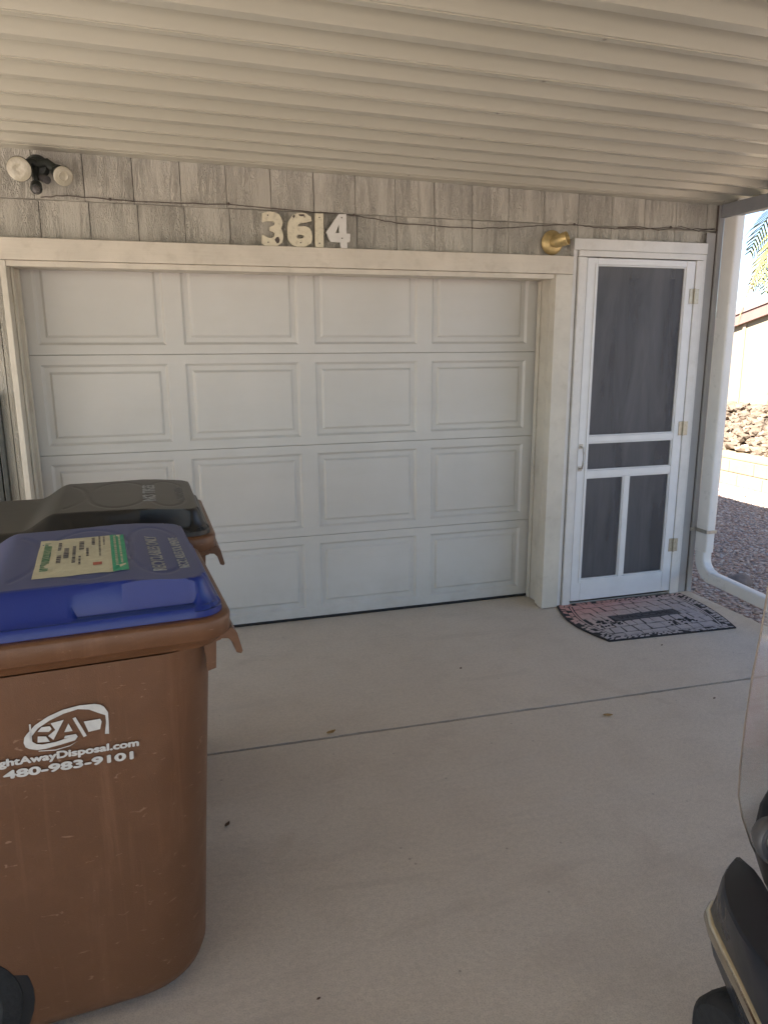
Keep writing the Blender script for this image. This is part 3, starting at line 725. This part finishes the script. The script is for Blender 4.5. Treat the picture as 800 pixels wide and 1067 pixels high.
def lid_mesh(hx0,hx1,hy):
    xs=sorted(set([round(hx0+(hx1-hx0)*i/160,4) for i in range(161)]))
    ys=[-hy+2*hy*j/130 for j in range(131)]
    m=MB(); rr=.06
    cx=(hx0+hx1)/2; hw=(hx1-hx0)/2
    def warp(x,y):
        # round the corners
        u=(x-cx)/hw; v=y/hy; X,Y=x,y
        ax=abs(x-cx)-(hw-rr); ay=abs(y)-(hy-rr)
        if ax>0 and ay>0:
            L=max(ax,ay); hyp=math.hypot(ax,ay); k=L/hyp
            ax*=k; ay*=k; X=cx+math.copysign(hw-rr+ax,x-cx); Y=math.copysign(hy-rr+ay,y)
        return X,Y
    vs=[]
    for y in ys:
        for x in xs:
            X,Y=warp(x,y); vs.append((X,Y,lid_h(X,Y,hx0,hx1,hy)))
    nx=len(xs); f=[(j*nx+i,j*nx+i+1,(j+1)*nx+i+1,(j+1)*nx+i) for j in range(len(ys)-1) for i in range(nx-1)]
    # skirt down
    border=[i for i in range(nx)]+[j*nx+nx-1 for j in range(1,len(ys))]+[(len(ys)-1)*nx+i for i in range(nx-2,-1,-1)]+[j*nx for j in range(len(ys)-2,0,-1)]
    n0=len(vs)
    for b in border: vs.append((vs[b][0]*1.002,vs[b][1]*1.002,-.008))
    nb=len(border)
    for k in range(nb): f.append((border[k],n0+k,n0+(k+1)%nb,border[(k+1)%nb]))
    m.add(vs,f); return m
LX=(-.43,.402,.325); LZ=1.032
def add_lid(parent,mat):
    m=lid_mesh(*LX); m.v=[(x,y,z+LZ) for x,y,z in m.v]
    return m.build('lid',mat,parent,smooth=True,auto=32)
def on_lid(x,y,dz=.0015): return LZ+lid_h(x,y,*LX)+dz
BW,BK=4.5,1.5
blue=empty('recycling_bin',(-.420,-2.281,0),R(BW),'brown wheeled bin with a faded blue lid and white hauler lettering','recycling bin')
bin_body(blue); lid=add_lid(blue,M['lid_blue'])
black=empty('trash_bin',(-.385,-1.50,0),R(BK),'brown wheeled bin with a dusty black lid behind the blue lidded bin','trash bin')
bin_body(black); lidk=add_lid(black,M['lid_black'])
def lid_text(s,size,x,yc,mat,parent,width,bold):
    # baseline runs along +y, glyph tops toward -x
    mtx=Matrix(((0,-1,0,x),(1,0,0,yc-width/2),(0,0,1,on_lid(x,yc)+.0007),(0,0,0,1)))
    mtx=Matrix(((0,-1,0,x),(1,0,0,yc-width/2),(0,-.0,1,on_lid(x,yc,.0012)),(0,0,0,1)))
    o=text_obj('lettering',s,size,mat,parent,mtx,bold=bold,width=width)
    for v in o.data.vertices:                      # drape on the lid
        v.co.z=on_lid(v.co.x,v.co.y,.0010)+(.0004 if v.co.z>on_lid(x,yc,.0012) else 0)
    return o
lid_text('RECYCLABLES ONLY',.042,.288,-.05,M['lid_print'],lid,.335,.0012)
lid_text('RECICLABLES SOLAMENTE',.034,.343,-.05,M['lid_print'],lid,.300,.0006)
lid_text('NO TIRES',.060,.240,.0,M['lid_print'],lidk,.30,.002)
lid_text('NO LIQUIDS',.036,.335,-.01,M['lid_print_dim'],lidk,.25,.0008)
# sticker on the blue lid
def patch(name,x0,x1,y0,y1,mat,parent,dz,nx=6,ny=8,skew=0):
    m=MB(); vs=[]
    for j in range(ny+1):
        for i in range(nx+1):
            x=x0+(x1-x0)*i/nx; y=y0+(y1-y0)*j/ny; vs.append((x,y,on_lid(x,y,dz)))
    m.add(vs,[(j*(nx+1)+i,j*(nx+1)+i+1,(j+1)*(nx+1)+i+1,(j+1)*(nx+1)+i) for j in range(ny) for i in range(nx)])
    return m.build(name,mat,parent)
SX0,SX1,SY0,SY1=.0,.205,-.205,.150
st=patch('sticker',SX0,SX1,SY0,SY1,M['sticker'],lid,.0012,10,14)
patch('green_band',SX1-.034,SX1+.001,SY0,SY1,M['sticker_green'],lid,.0019,3,14)
rnd=random.Random(11)
def strokes(name,mat,rows,dz=.0022):
    m=MB()
    for (x,y0,y1,h,dens) in rows:
        y=y0
        while y<y1:
            l=rnd.uniform(.004,.012)*dens
            z=[on_lid(a,b,dz) for a,b in ((x,y),(x+h,y),(x+h,y+l),(x,y+l))]
            m.add([(x,y,z[0]),(x+h,y,z[1]),(x+h,y+l,z[2]),(x,y+l,z[3])],[(0,1,2,3)])
            y+=l+rnd.uniform(.003,.007)
    return m.build(name,mat,lid)
strokes('sticker_title',M['ink_green'],[(SX0+.012,-.15,.12,.018,1.0)])
strokes('sticker_text',M['ink_dark'],[(SX0+.045,-.09,-.02,.010,1.2),(SX0+.045,.03,.10,.008,1),(SX0+.060,-.05,.05,.012,1.3),(SX0+.080,-.10,.06,.008,1),(SX0+.095,-.12,-.04,.005,1),(SX0+.095,.02,.11,.012,1.3),(SX0+.112,-.05,.03,.006,1),(SX0+.125,.06,.14,.008,1),(SX0+.142,-.06,.14,.005,.8),(SX0+.153,.05,.14,.005,.8)])
strokes('sticker_notes',M['ink_red'],[(SX0+.128,-.14,-.138,.020,2.2)])
strokes('band_text',M['sticker'],[(SX1-.026,-.16,.14,.006,.7),(SX1-.014,-.14,.13,.005,.7)],.0026)
# side logo (plane of the near side wall)
FY=lambda z: -.3015-.0265*z
tilt=math.atan(.0265)
def side_m(x,z,rot=0,off=.0022):
    y=FY(z)-off
    up=Vector((0,-math.sin(tilt),math.cos(tilt))); rt=Vector((1,0,0)); nn=rt.cross(up)
    c,s=math.cos(rot),math.sin(rot); a=rt*c+up*s; b=up*c-rt*s
    mm=Matrix((a,b,nn)).transposed().to_4x4(); mm.translation=Vector((x,y,z)); return mm
def local(ps,z0=.8): return [(p[0],(p[1]-z0)/math.cos(tilt)) for p in ps]
body=[c for c in blue.children if c.name.startswith('body')][0]
ring=[(-.0393,.8005),(-.037,.812),(-.0319,.819),(-.0137,.8375),(.0134,.8528),(.044,.8628),(.078,.8668),(.1082,.8645),(.120,.860),(.1266,.8542),(.1339,.839),(.1333,.814),(.1319,.7864),(.1235,.7882),(.128,.815),(.128,.8334),(.114,.8416),(.0958,.8534),(.0735,.8587),(.045,.8536),(.0162,.8433),(-.0091,.8289),(-.0228,.8126),(-.0245,.805),(-.022,.799),(-.015,.7925),(-.0039,.7891),(.0221,.7894),(.0488,.7941),(.0588,.7997),(.0677,.7932),(.0613,.7854),(.0326,.7812),(.0024,.7778),(-.015,.7783),(-.0300,.7840),(-.0368,.7900)]
shapes=[ring,[(-.0126,.7757),(.0204,.7715),(.0509,.7753),(.0659,.7821),(.0506,.7736),(.0201,.7694),(-.0128,.7742)],[(-.0248,.842),(-.0213,.8413),(-.0226,.800),(-.0262,.8007)],
 [(-.0110,.8101),(-.0125,.7957),(.0112,.7930),(.0052,.8066)],[(-.0016,.8305),(-.0099,.821),(.0117,.8165),(.0178,.8219),(.0148,.8293)],
 [(.0173,.8355),(.0436,.8391),(.0189,.7956),(.0097,.807),(.0249,.8182)],[(.052,.8284),(.0585,.8089),(.0419,.8092)],[(.0425,.8000),(.0643,.7999),(.0670,.7945),(.0400,.7944)],
 [(.0612,.8387),(.0674,.8401),(.0859,.7916),(.0795,.7893)],[(.0828,.8266),(.1165,.8265),(.119,.8191),(.1145,.8017),(.0904,.7999)]]
for i,s_ in enumerate(shapes):
    flat_shape('logo',[local(s_)],M['print_white'],body,depth=.0003,mtx=side_m(0,.8))
text_obj('lettering','RightAwayDisposal.com',.0235,M['print_white'],body,side_m(-.1155,.7545,-.035),bold=.0014,width=.307)
text_obj('lettering','480-983-9101',.0255,M['print_white'],body,side_m(-.0850,.7235,-.037),bold=.0019,width=.262)

# ------------------------------------------------------------------ door mat
mat_o=empty('door_mat',(2.66,-.575,0),0,'half worn pink and grey stone pattern door mat before the screen door','door mat')
def mat_outline(s=1.0,n=10):
    # local corners; slightly bowed ends
    A=(-.425,.325); Bq=(.485,.292); C=(.390,-.330); D=(-.440,-.284)
    pts=[]
    pts.append(A); pts.append(Bq)
    for k in range(1,n): 
        t_=k/n; x=Bq[0]+(C[0]-Bq[0])*t_+.035*math.sin(math.pi*t_); y=Bq[1]+(C[1]-Bq[1])*t_; pts.append((x,y))
    pts.append(C); pts.append(D)
    for k in range(1,n):
        t_=k/n; x=D[0]+(A[0]-D[0])*t_-.065*math.sin(math.pi*t_); y=D[1]+(A[1]-D[1])*t_; pts.append((x,y))
    return [(p[0]*s+.0,p[1]*s) for p in pts][::-1]
ol=mat_outline()
m=MB(); m.prism(ol,.0,.009,'z'); m.build('backing',M['mat_base'],mat_o,bevel=.002)
def inside(p,poly):
    c=False; n=len(poly)
    for i in range(n):
        a,b=poly[i],poly[(i+1)%n]
        if (a[1]>p[1])!=(b[1]>p[1]) and p[0]<(b[0]-a[0])*(p[1]-a[1])/(b[1]-a[1])+a[0]: c=not c
    return c
def clip(sub,poly):
    # poly is clockwise here; keep what lies inside
    def side(a,b,p): return (b[0]-a[0])*(p[1]-a[1])-(b[1]-a[1])*(p[0]-a[0])
    sgn=1 if sum(a[0]*b[1]-b[0]*a[1] for a,b in zip(poly,poly[1:]+poly[:1]))>0 else -1
    out=list(sub)
    for a,b in zip(poly,poly[1:]+poly[:1]):
        inp=out; out=[]
        for i in range(len(inp)):
            p,q_=inp[i-1],inp[i]; sp,sq=side(a,b,p)*sgn,side(a,b,q_)*sgn
            if (sp>=0)!=(sq>=0):
                f=sp/(sp-sq); out.append((p[0]+(q_[0]-p[0])*f,p[1]+(q_[1]-p[1])*f))
            if sq>=0: out.append(q_)
        if not out: return out
    return out
inner_p=mat_outline(.815); outer_p=mat_outline(.965)
rnd=random.Random(5)
def jig(p,a): return (p[0]+rnd.uniform(-a,a),p[1]+rnd.uniform(-a,a))
m=MB()
# field stones in bowed courses, leaving the dark bar in the middle
rows=[(-.275,-.208),(-.199,-.130),(-.121,-.048),(.048,.122),(.131,.199),(.208,.272)]
for ri,(y0,y1) in enumerate(rows):
    x=-.47+rnd.uniform(-.05,0)
    while x<.45:
        w=rnd.uniform(.05,.115); g=.0048
        sl=.10*(.5 if ri<3 else -.5)
        q4=[(x+g+sl*y0,y0),(x+w-g+sl*y0,y0),(x+w-g+sl*y1,y1),(x+g+sl*y1,y1)]
        q4=[jig(p,.005) for p in q4]
        q4=clip(q4,inner_p)
        if len(q4)>2: m.prism(q4,.009,.0115,'z')
        x+=w
for y0,y1,xr in ((-.046,.046,None),):
    for x0,x1 in ((-.385,-.345),(-.34,-.285),(-.28,-.24),(.235,.285),(.29,.345),(.35,.39)):
        for a,b in ((-.045,-.004),(.003,.046)):
            q4=[jig(p,.004) for p in ((x0,a),(x1,a),(x1,b),(x0,b))]
            q4=clip(q4,inner_p)
            if len(q4)>2: m.prism(q4,.009,.0115,'z')
# border ring of ragged light flecks
on=len(ol)
def lerp_ring(s,tp):
    poly=mat_outline(s); n=len(poly); L=[0]
    for i in range(n): a,b=poly[i],poly[(i+1)%n]; L.append(L[-1]+math.dist(a,b))
    d=tp*L[-1]
    for i in range(n):
        if L[i+1]>=d:
            a,b=poly[i],poly[(i+1)%n]; f=(d-L[i])/(L[i+1]-L[i]); return (a[0]+(b[0]-a[0])*f,a[1]+(b[1]-a[1])*f)
    return poly[0]
N=78
for k in range(N):
    for s0,s1,sh in ((.868,.915,0),(.922,.975,.4)):
        t0=(k+sh+rnd.uniform(.05,.30))/N; t1=(k+sh+rnd.uniform(.66,.90))/N
        if rnd.random()<.12: continue
        e=.0
        q4=[lerp_ring(s1,t0%1),lerp_ring(s1,t1%1),lerp_ring(s0,(t1+rnd.uniform(-.004,.004))%1),lerp_ring(s0,(t0+rnd.uniform(-.003,.003))%1)]
        m.prism([jig(p,.003) for p in q4],.009,.0112,'z')
for k in range(120):
    t0=k/120; t1=(k+1.0)/120
    q4=[lerp_ring(.852,t0),lerp_ring(.852,t1%1),lerp_ring(.832,t1%1),lerp_ring(.832,t0)]
    m.prism(q4,.009,.0110,'z')
m.build('stone_pattern',M['mat_pattern'],mat_o)
bar=B('centre_bar',M['mat_dark'],mat_o,(-.225,.225,-.040,.040,.009,.0125),bevel=.001)
text_obj('lettering','WELCOME',.062,M['mat_letter'],bar,Matrix.Translation((-.19,-.021,.0131)),bold=.002,width=.38)
m=MB()
for k in range(26):
    x=rnd.uniform(.05,.25); y=rnd.uniform(-.20,-.11)
    m.lathe([(0,0),(rnd.uniform(.006,.016),0),(.004,.004),(0,.0045)],(x,y,.0117),(0,0,1),6)
for k in range(22):
    x=rnd.uniform(-.38,-.22); y=rnd.uniform(-.10,.0)
    m.lathe([(0,0),(rnd.uniform(.006,.015),0),(.004,.004),(0,.0045)],(x,y,.0117),(0,0,1),6)
m.build('moulded_leaves',M['mat_base'],mat_o)

# ------------------------------------------------------------------ leaves on the slab
def leaf(x,y,s,rot,mat,label,curl=.5):
    m=MB(); vs=[]; n=6
    for i in range(n+1):
        u=i/n; w=math.sin(math.pi*min(1,u*.95+.03))*.42
        for j in (-1,0,1):
            vs.append(((u-.5)*s*1.6,j*w*s,.001+abs(j)*s*.22*curl+s*.35*curl*(u-.5)**2*2))
    m.add(vs,[(i*3+j,i*3+j+1,(i+1)*3+j+1,(i+1)*3+j) for i in range(n) for j in range(2)])
    o=m.build('fallen_leaf',mat,None,smooth=True,loc=(x,y,.002)); o.rotation_euler=(0,0,rot)
    md=o.modifiers.new('s','SOLIDIFY'); md.thickness=.0008
    tag(o,label,'leaf','dry leaves on the concrete')
leaf(.504,-1.375,.027,.3,M['leaf'],'dry tan leaf lying on the slab joint beside the bins',1)
leaf(.019,-1.882,.018,.9,M['leaf_dark'],'curled dark leaf on the concrete next to the blue lidded bin',1.3)
leaf(1.729,-1.594,.027,-.3,M['leaf'],'yellowish leaf on the concrete just in front of the slab joint')
leaf(1.289,-.936,.014,1.0,M['leaf_dark'],'small dark leaf between the garage door and the slab joint')
leaf(2.47,-.99,.012,.4,M['leaf_dark'],'tiny brown leaf just in front of the door mat')
leaf(2.30,-1.60,.012,.4,M['leaf_dark'],'tiny leaf fragment at the right end of the slab joint')
leaf(.18,-2.66,.008,.4,M['leaf_dark'],'dark speck of leaf on the bare concrete nearest the camera')

# ------------------------------------------------------------------ mobility scooter on the right
sc=empty('mobility_scooter',(1.40,-3.20,0),R(0),'black and red mobility scooter with a clear windshield and chrome bumper strip','mobility scooter')
# local frame: +y forward
def wheel(x,y,r,w_):
    m=MB(); m.lathe([(r*.55,-w_/2),(r*.85,-w_/2),(r*.97,-w_*.38),(r,-w_*.15),(r,w_*.15),(r*.97,w_*.38),(r*.85,w_/2),(r*.55,w_/2)],(x,y,r),(1,0,0),40)
    for k in range(26):
        a=2*math.pi*k/26; c=Vector((x,y+math.cos(a)*r,r+math.sin(a)*r)); 
    w=m.build('wheel',M['tyre'],sc,smooth=True,auto=40)
    m=MB(); m.lathe([(0,-w_*.35),(r*.2,-w_*.4),(r*.25,-w_*.2),(r*.5,-w_*.2),(r*.57,-w_*.46),(r*.57,w_*.46),(r*.5,w_*.2),(r*.25,w_*.2),(r*.2,w_*.4),(0,w_*.35)],(x,y,r),(1,0,0),32); m.build('rim',M['grey_plastic'],w,smooth=True,auto=40)
SCW=True
wheel(-.385,.00,.132,.12); wheel(.385,.00,.132,.12); wheel(-.36,-1.0,.165,.12); wheel(.36,-1.0,.165,.12)
def shell(name,secs,mat,parent=None,n=20,p=2.6):
    """superelliptic sections along y: (y, xc, zc, hx, hz)"""
    m=MB(); rings=[]
    for (y,xc,zc,hx,hz) in secs:
        ring=[]
        for k in range(n):
            a=2*math.pi*k/n; c,s_=math.cos(a),math.sin(a)
            ring.append((xc+hx*math.copysign(abs(c)**(2/p),c),y,zc+hz*math.copysign(abs(s_)**(2/p),s_)))
        rings.append(ring)
    m.loft(rings); o=m.build(name,mat,parent or sc,smooth=True,auto=50); return o
M['deck']=M['black_plastic']
def fender(s):
    T=[(-.334,.156),(-.366,.140),(-.402,.116),(-.429,.084),(-.459,.036),(-.482,-.023),(-.494,-.074),(-.504,-.130),(-.508,-.22),(-.500,-.34)]
    Mi=[(-.330,.172),(-.368,.164),(-.396,.146),(-.418,.107),(-.441,.046),(-.466,-.022),(-.490,-.083),(-.511,-.136),(-.522,-.22),(-.512,-.35)]
    Lo=[(-.328,.176),(-.366,.172),(-.396,.152),(-.425,.102),(-.448,.047),(-.470,-.014),(-.492,-.071),(-.511,-.122),(-.523,-.22),(-.513,-.35)]
    Un=[(-.300,.160),(-.345,.160),(-.378,.140),(-.395,.100),(-.412,.060),(-.430,.02),(-.448,-.03),(-.468,-.09),(-.48,-.2),(-.47,-.33)]
    In=[(-.325,.107),(-.334,.076),(-.352,.033),(-.362,-.02),(-.368,-.08),(-.37,-.20),(-.37,-.33)][::-1]
    def rg(o,z,dx=0,dy=0): return [(p[0]*s*-1*-1+dx*s,p[1]+dy,z) for p in o]+[(p[0]*s,p[1],z) for p in In]
    def inset(o,e): return [(p[0]+e*.9,p[1]-e*.6) for p in o]
    m=MB(); m.loft([rg(inset(T,.010),.502),rg(inset(T,.004),.5005),rg(T,.494),rg([((a[0]*.6+b[0]*.4),(a[1]*.6+b[1]*.4)) for a,b in zip(T,Mi)],.44),rg(Mi,.385),rg(inset(Mi,.004),.383),rg(inset(Lo,.004),.352),rg(Lo,.350),rg(Un,.262),rg(inset(Un,.03),.245)])
    f=m.build('front_fender' ,M['black_shell'],sc,smooth=True,auto=32)
    m=MB(); rings=[]
    K=[(a[0],a[1]) for a in Mi][1:]
    for i,(x,y) in enumerate(K):
        t_=Vector((K[min(i+1,len(K)-1)][0]-K[max(i-1,0)][0],K[min(i+1,len(K)-1)][1]-K[max(i-1,0)][1],0)).normalized(); nn=Vector((t_.y,-t_.x,0))
        if nn.x>0: nn=-nn
        rings.append([Vector((x,y,0))+nn*e+Vector((0,0,z)) for e,z in ((-.002,.387),(.006,.386),(.011,.378),(.012,.366),(.010,.356),(.004,.350),(-.002,.349))])
    rings=[[(p.x*s,p.y,p.z) for p in r_] for r_ in rings]
    m.loft(rings); m.build('chrome_strip',M['chrome'],f,smooth=True,auto=60)
fender(1); fender(-1)
# front column, windshield, pods
shell('front_column',[(.235,0,.50,.10,.14),(.225,0,.50,.215,.16),(.16,0,.48,.245,.18),(.05,0,.44,.24,.18),(-.08,0,.40,.20,.16),(-.16,0,.36,.14,.12)],M['black_shell'])
shell('red_cowl',[(.170,0,.745,.20,.10),(.150,0,.745,.222,.108),(.120,0,.745,.243,.118),(.07,0,.745,.235,.10),(.03,0,.745,.24,.08)],M['red_paint'])
half=[(-.245,1.42),(-.275,1.34),(-.295,1.20),(-.302,1.132),(-.304,1.089),(-.308,1.024),(-.320,.926),(-.324,.813),(-.321,.707),(-.312,.633),(-.285,.566),(-.261,.524),(-.232,.471),(-.208,.435),(-.10,.42)]
ws=half+[(-x,z) for x,z in half[::-1]]
m=MB(); n=len(ws)
def wy(x,z): return .236-.55*x*x-.02*(z-.8)
m=MB()
NX=24; rows_=[(-1,0)]
# strips between left and right outline at matching heights
for i in range(len(half)):
    pass
vs=[]; f=[]
for i,(hx,z) in enumerate(half):
    for k in range(NX+1):
        x=hx+(-2*hx)*k/NX; vs.append((x,wy(x,z),z))
for i in range(len(half)-1):
    for k in range(NX): f.append((i*(NX+1)+k,i*(NX+1)+k+1,(i+1)*(NX+1)+k+1,(i+1)*(NX+1)+k))
m.add(vs,f); w_=m.build('windshield',M['clear'],sc,smooth=True)
m=MB(); m.tube([(x,wy(x,z),z) for x,z in ws]+[(ws[0][0],wy(*ws[0]),ws[0][1])],.0022,6); m.build('shield_edge',M['clear_edge'],w_,smooth=True)
for s_ in (-1,1):
    m=MB(); m.lathe([(0,-.03),(.035,-.03),(.052,-.005),(.056,.012),(.052,.018),(.036,.014),(.030,.006),(0,.004)],(s_*.250,.135,.545),(0,-1,.15),28); pod=m.build('lamp_pod',M['grey_plastic'],sc,smooth=True,auto=50)
    m=MB(); m.lathe([(0,.0),(.028,.006),(.024,.018),(.012,.024),(0,.026)],(s_*.250,.135,.545),(0,-1,.15),24); m.build('lamp_lens',M['num_white'],pod,smooth=True)
m=MB(); m.tube([(0,.10,.60),(0,.02,.86),(0,-.06,.98)],.03,12); m.build('tiller',M['black_plastic'],sc,smooth=True)
m=MB(); m.tube([(-.24,-.12,.95),(-.16,-.07,.97),(0,-.06,.98),(.16,-.07,.97),(.24,-.12,.95)],.014,10); m.build('handlebar',M['black_plastic'],sc,smooth=True)
B('floor_deck',M['deck'],sc,(-.30,.30,-.85,-.10,.18,.25),bevel=.02)
shell('rear_body',[(-.68,0,.36,.20,.12),(-.74,0,.38,.27,.17),(-1.0,0,.38,.30,.18),(-1.20,0,.36,.28,.15),(-1.25,0,.34,.22,.10)],M['red_paint'])
B('seat_post',M['steel'],sc,(-.04,.04,-.90,-.82,.5,.62),bevel=.005)
B('seat',M['seat'],sc,(-.23,.23,-1.08,-.62,.62,.70),bevel=.03)
B('backrest',M['seat'],sc,(-.22,.22,-1.16,-1.08,.68,1.15),bevel=.03)

# ------------------------------------------------------------------ neighbour side
rw=empty('retaining_wall',(6.55,0,-.05),0,'low cream block wall edging the gravel in front of the rocks','retaining wall')
for ci,(z0,z1,dx) in enumerate(((0,.145,0),(.150,.30,.05),)):
    m=MB(); y=-3-(.2 if ci else 0)
    while y<8:
        m.box(dx,.32+dx,y+.003,y+.397,z0,z1); y+=.40
    m.build('block_course',M['block'],rw,bevel=.008)
B('cap',M['block'],rw,(.09,.42,-3,8,.303,.345),bevel=.008)
def rp(rnd):
    x=rnd.uniform(6.98,7.9); y=rnd.uniform(-2.5,7); f=(x-6.98)/.92
    return (x,y,.33+.46*min(1,f*1.15)+rnd.uniform(-.03,.04)+.03*math.sin(y*1.3))
tag(rocks('rock_bank',3400,rp,(.045,.085),M['river'],.55,3),'bank of tan river rocks piled behind the low block wall','rocks',kind='stuff')
m=MB(); m.prism([(6.96,-.06),(7.98,-.06),(7.98,.66),(7.5,.60),(6.96,.24)],-2.6,7.4,'y'); tag(m.build('earth_bank',M['gravel']),kind='structure')
nb=empty('neighbour_house',(8.05,0,0),0,'cream neighbouring house with a brown gable edge beyond the gravel','house')
def rk(y): return 3.01-.245*(y-1.0) if y>1.0 else 3.01-.245*(1.0-y)
m=MB(); m.prism([(5.7,-.04),(5.7,rk(5.7)-.06),(1,rk(1)-.06),(-3.7,rk(-3.7)-.06),(-3.7,-.04)],0,9,'x'); m.build('wall',M['neigh_wall'],nb)
for (ya,yb_) in ((1.0,6.3),(1.0,-4.3)):
    m=MB(); a,b=rk(ya),rk(yb_)
    v=[(-.07,ya,a-.15),(-.003,ya,a-.15),(-.003,yb_,b-.15),(-.07,yb_,b-.15),(-.07,ya,a),(-.003,ya,a),(-.003,yb_,b),(-.07,yb_,b)]
    m.hexa(v); m.build('fascia',M['neigh_trim'],nb)
    m=MB(); v=[(-.09,ya,a+.002),(9.2,ya,a+.002),(9.2,yb_,b+.002),(-.09,yb_,b+.002),(-.09,ya,a+.07),(9.2,ya,a+.07),(9.2,yb_,b+.07),(-.09,yb_,b+.07)]
    m.hexa(v); m.build('roof',M['roof_shingle'],nb)
for yy in (-2.6,-1.4,-.2,1.0,2.2,3.45,4.75): 
    B('batten',M['neigh_batten'],nb,(-.02,-.002,yy-.025,yy+.025,0,rk(yy)-.10))

# palm
def palm(x,y,h,label):
    r=empty('palm_tree',(x,y,-.05),0,label,'palm tree')
    m=MB(); pts=[(0.0+.03*math.sin(k*.6),0,h*k/14) for k in range(15)]; m.tube(pts,[.17-.03*k/14+(.012 if k%2 else 0) for k in range(15)],14); m.build('trunk',M['bark'],r,smooth=True)
    rnd=random.Random(2)
    for k in range(34):
        az=2*math.pi*k*.381966+.2; el=R(rnd.uniform(-35,65)); L=rnd.uniform(1.4,1.85)
        mb=MB(); p=Vector((0,0,h)); d_=Vector((math.cos(az)*math.cos(el),math.sin(az)*math.cos(el),math.sin(el))); spine=[p.copy()]; n=16
        for i in range(n):
            d_.z-=.075+.01*i*.5; d_.normalize(); p=p+d_*(L/n); spine.append(p.copy())
        mb.tube(spine,[.016*(1-i/(n+2)) for i in range(n+1)],5)
        for i in range(3,n+1):
            for sgn in (-1,1):
                for sub in (0,.5):
                    c=spine[i-1].lerp(spine[i],sub); t_=(spine[i]-spine[i-1]).normalized(); side=t_.cross(Vector((0,0,1)))
                    if side.length<.05: continue
                    side.normalize(); l=.42*math.sin(math.pi*min(1,(i+1)/(n+2)))**.7+.05
                    dd=(side*sgn*.75+t_*.65+Vector((0,0,-.25+rnd.uniform(-.15,.15)))).normalized(); wv=t_*.012
                    e=c+dd*l; md_=c+dd*l*.5+Vector((0,0,.02)); mb.add([c-wv,c+wv,md_+wv*1.2,e+Vector((0,0,-.06)),md_-wv*1.2],[(0,1,2,4),(4,2,3)])
        me=mb.build('frond',M['frond_dry'] if el<R(-18) else M['frond'],r)
palm(6.78,2.22,3.45,'palm tree whose drooping fronds hang in at the right edge')
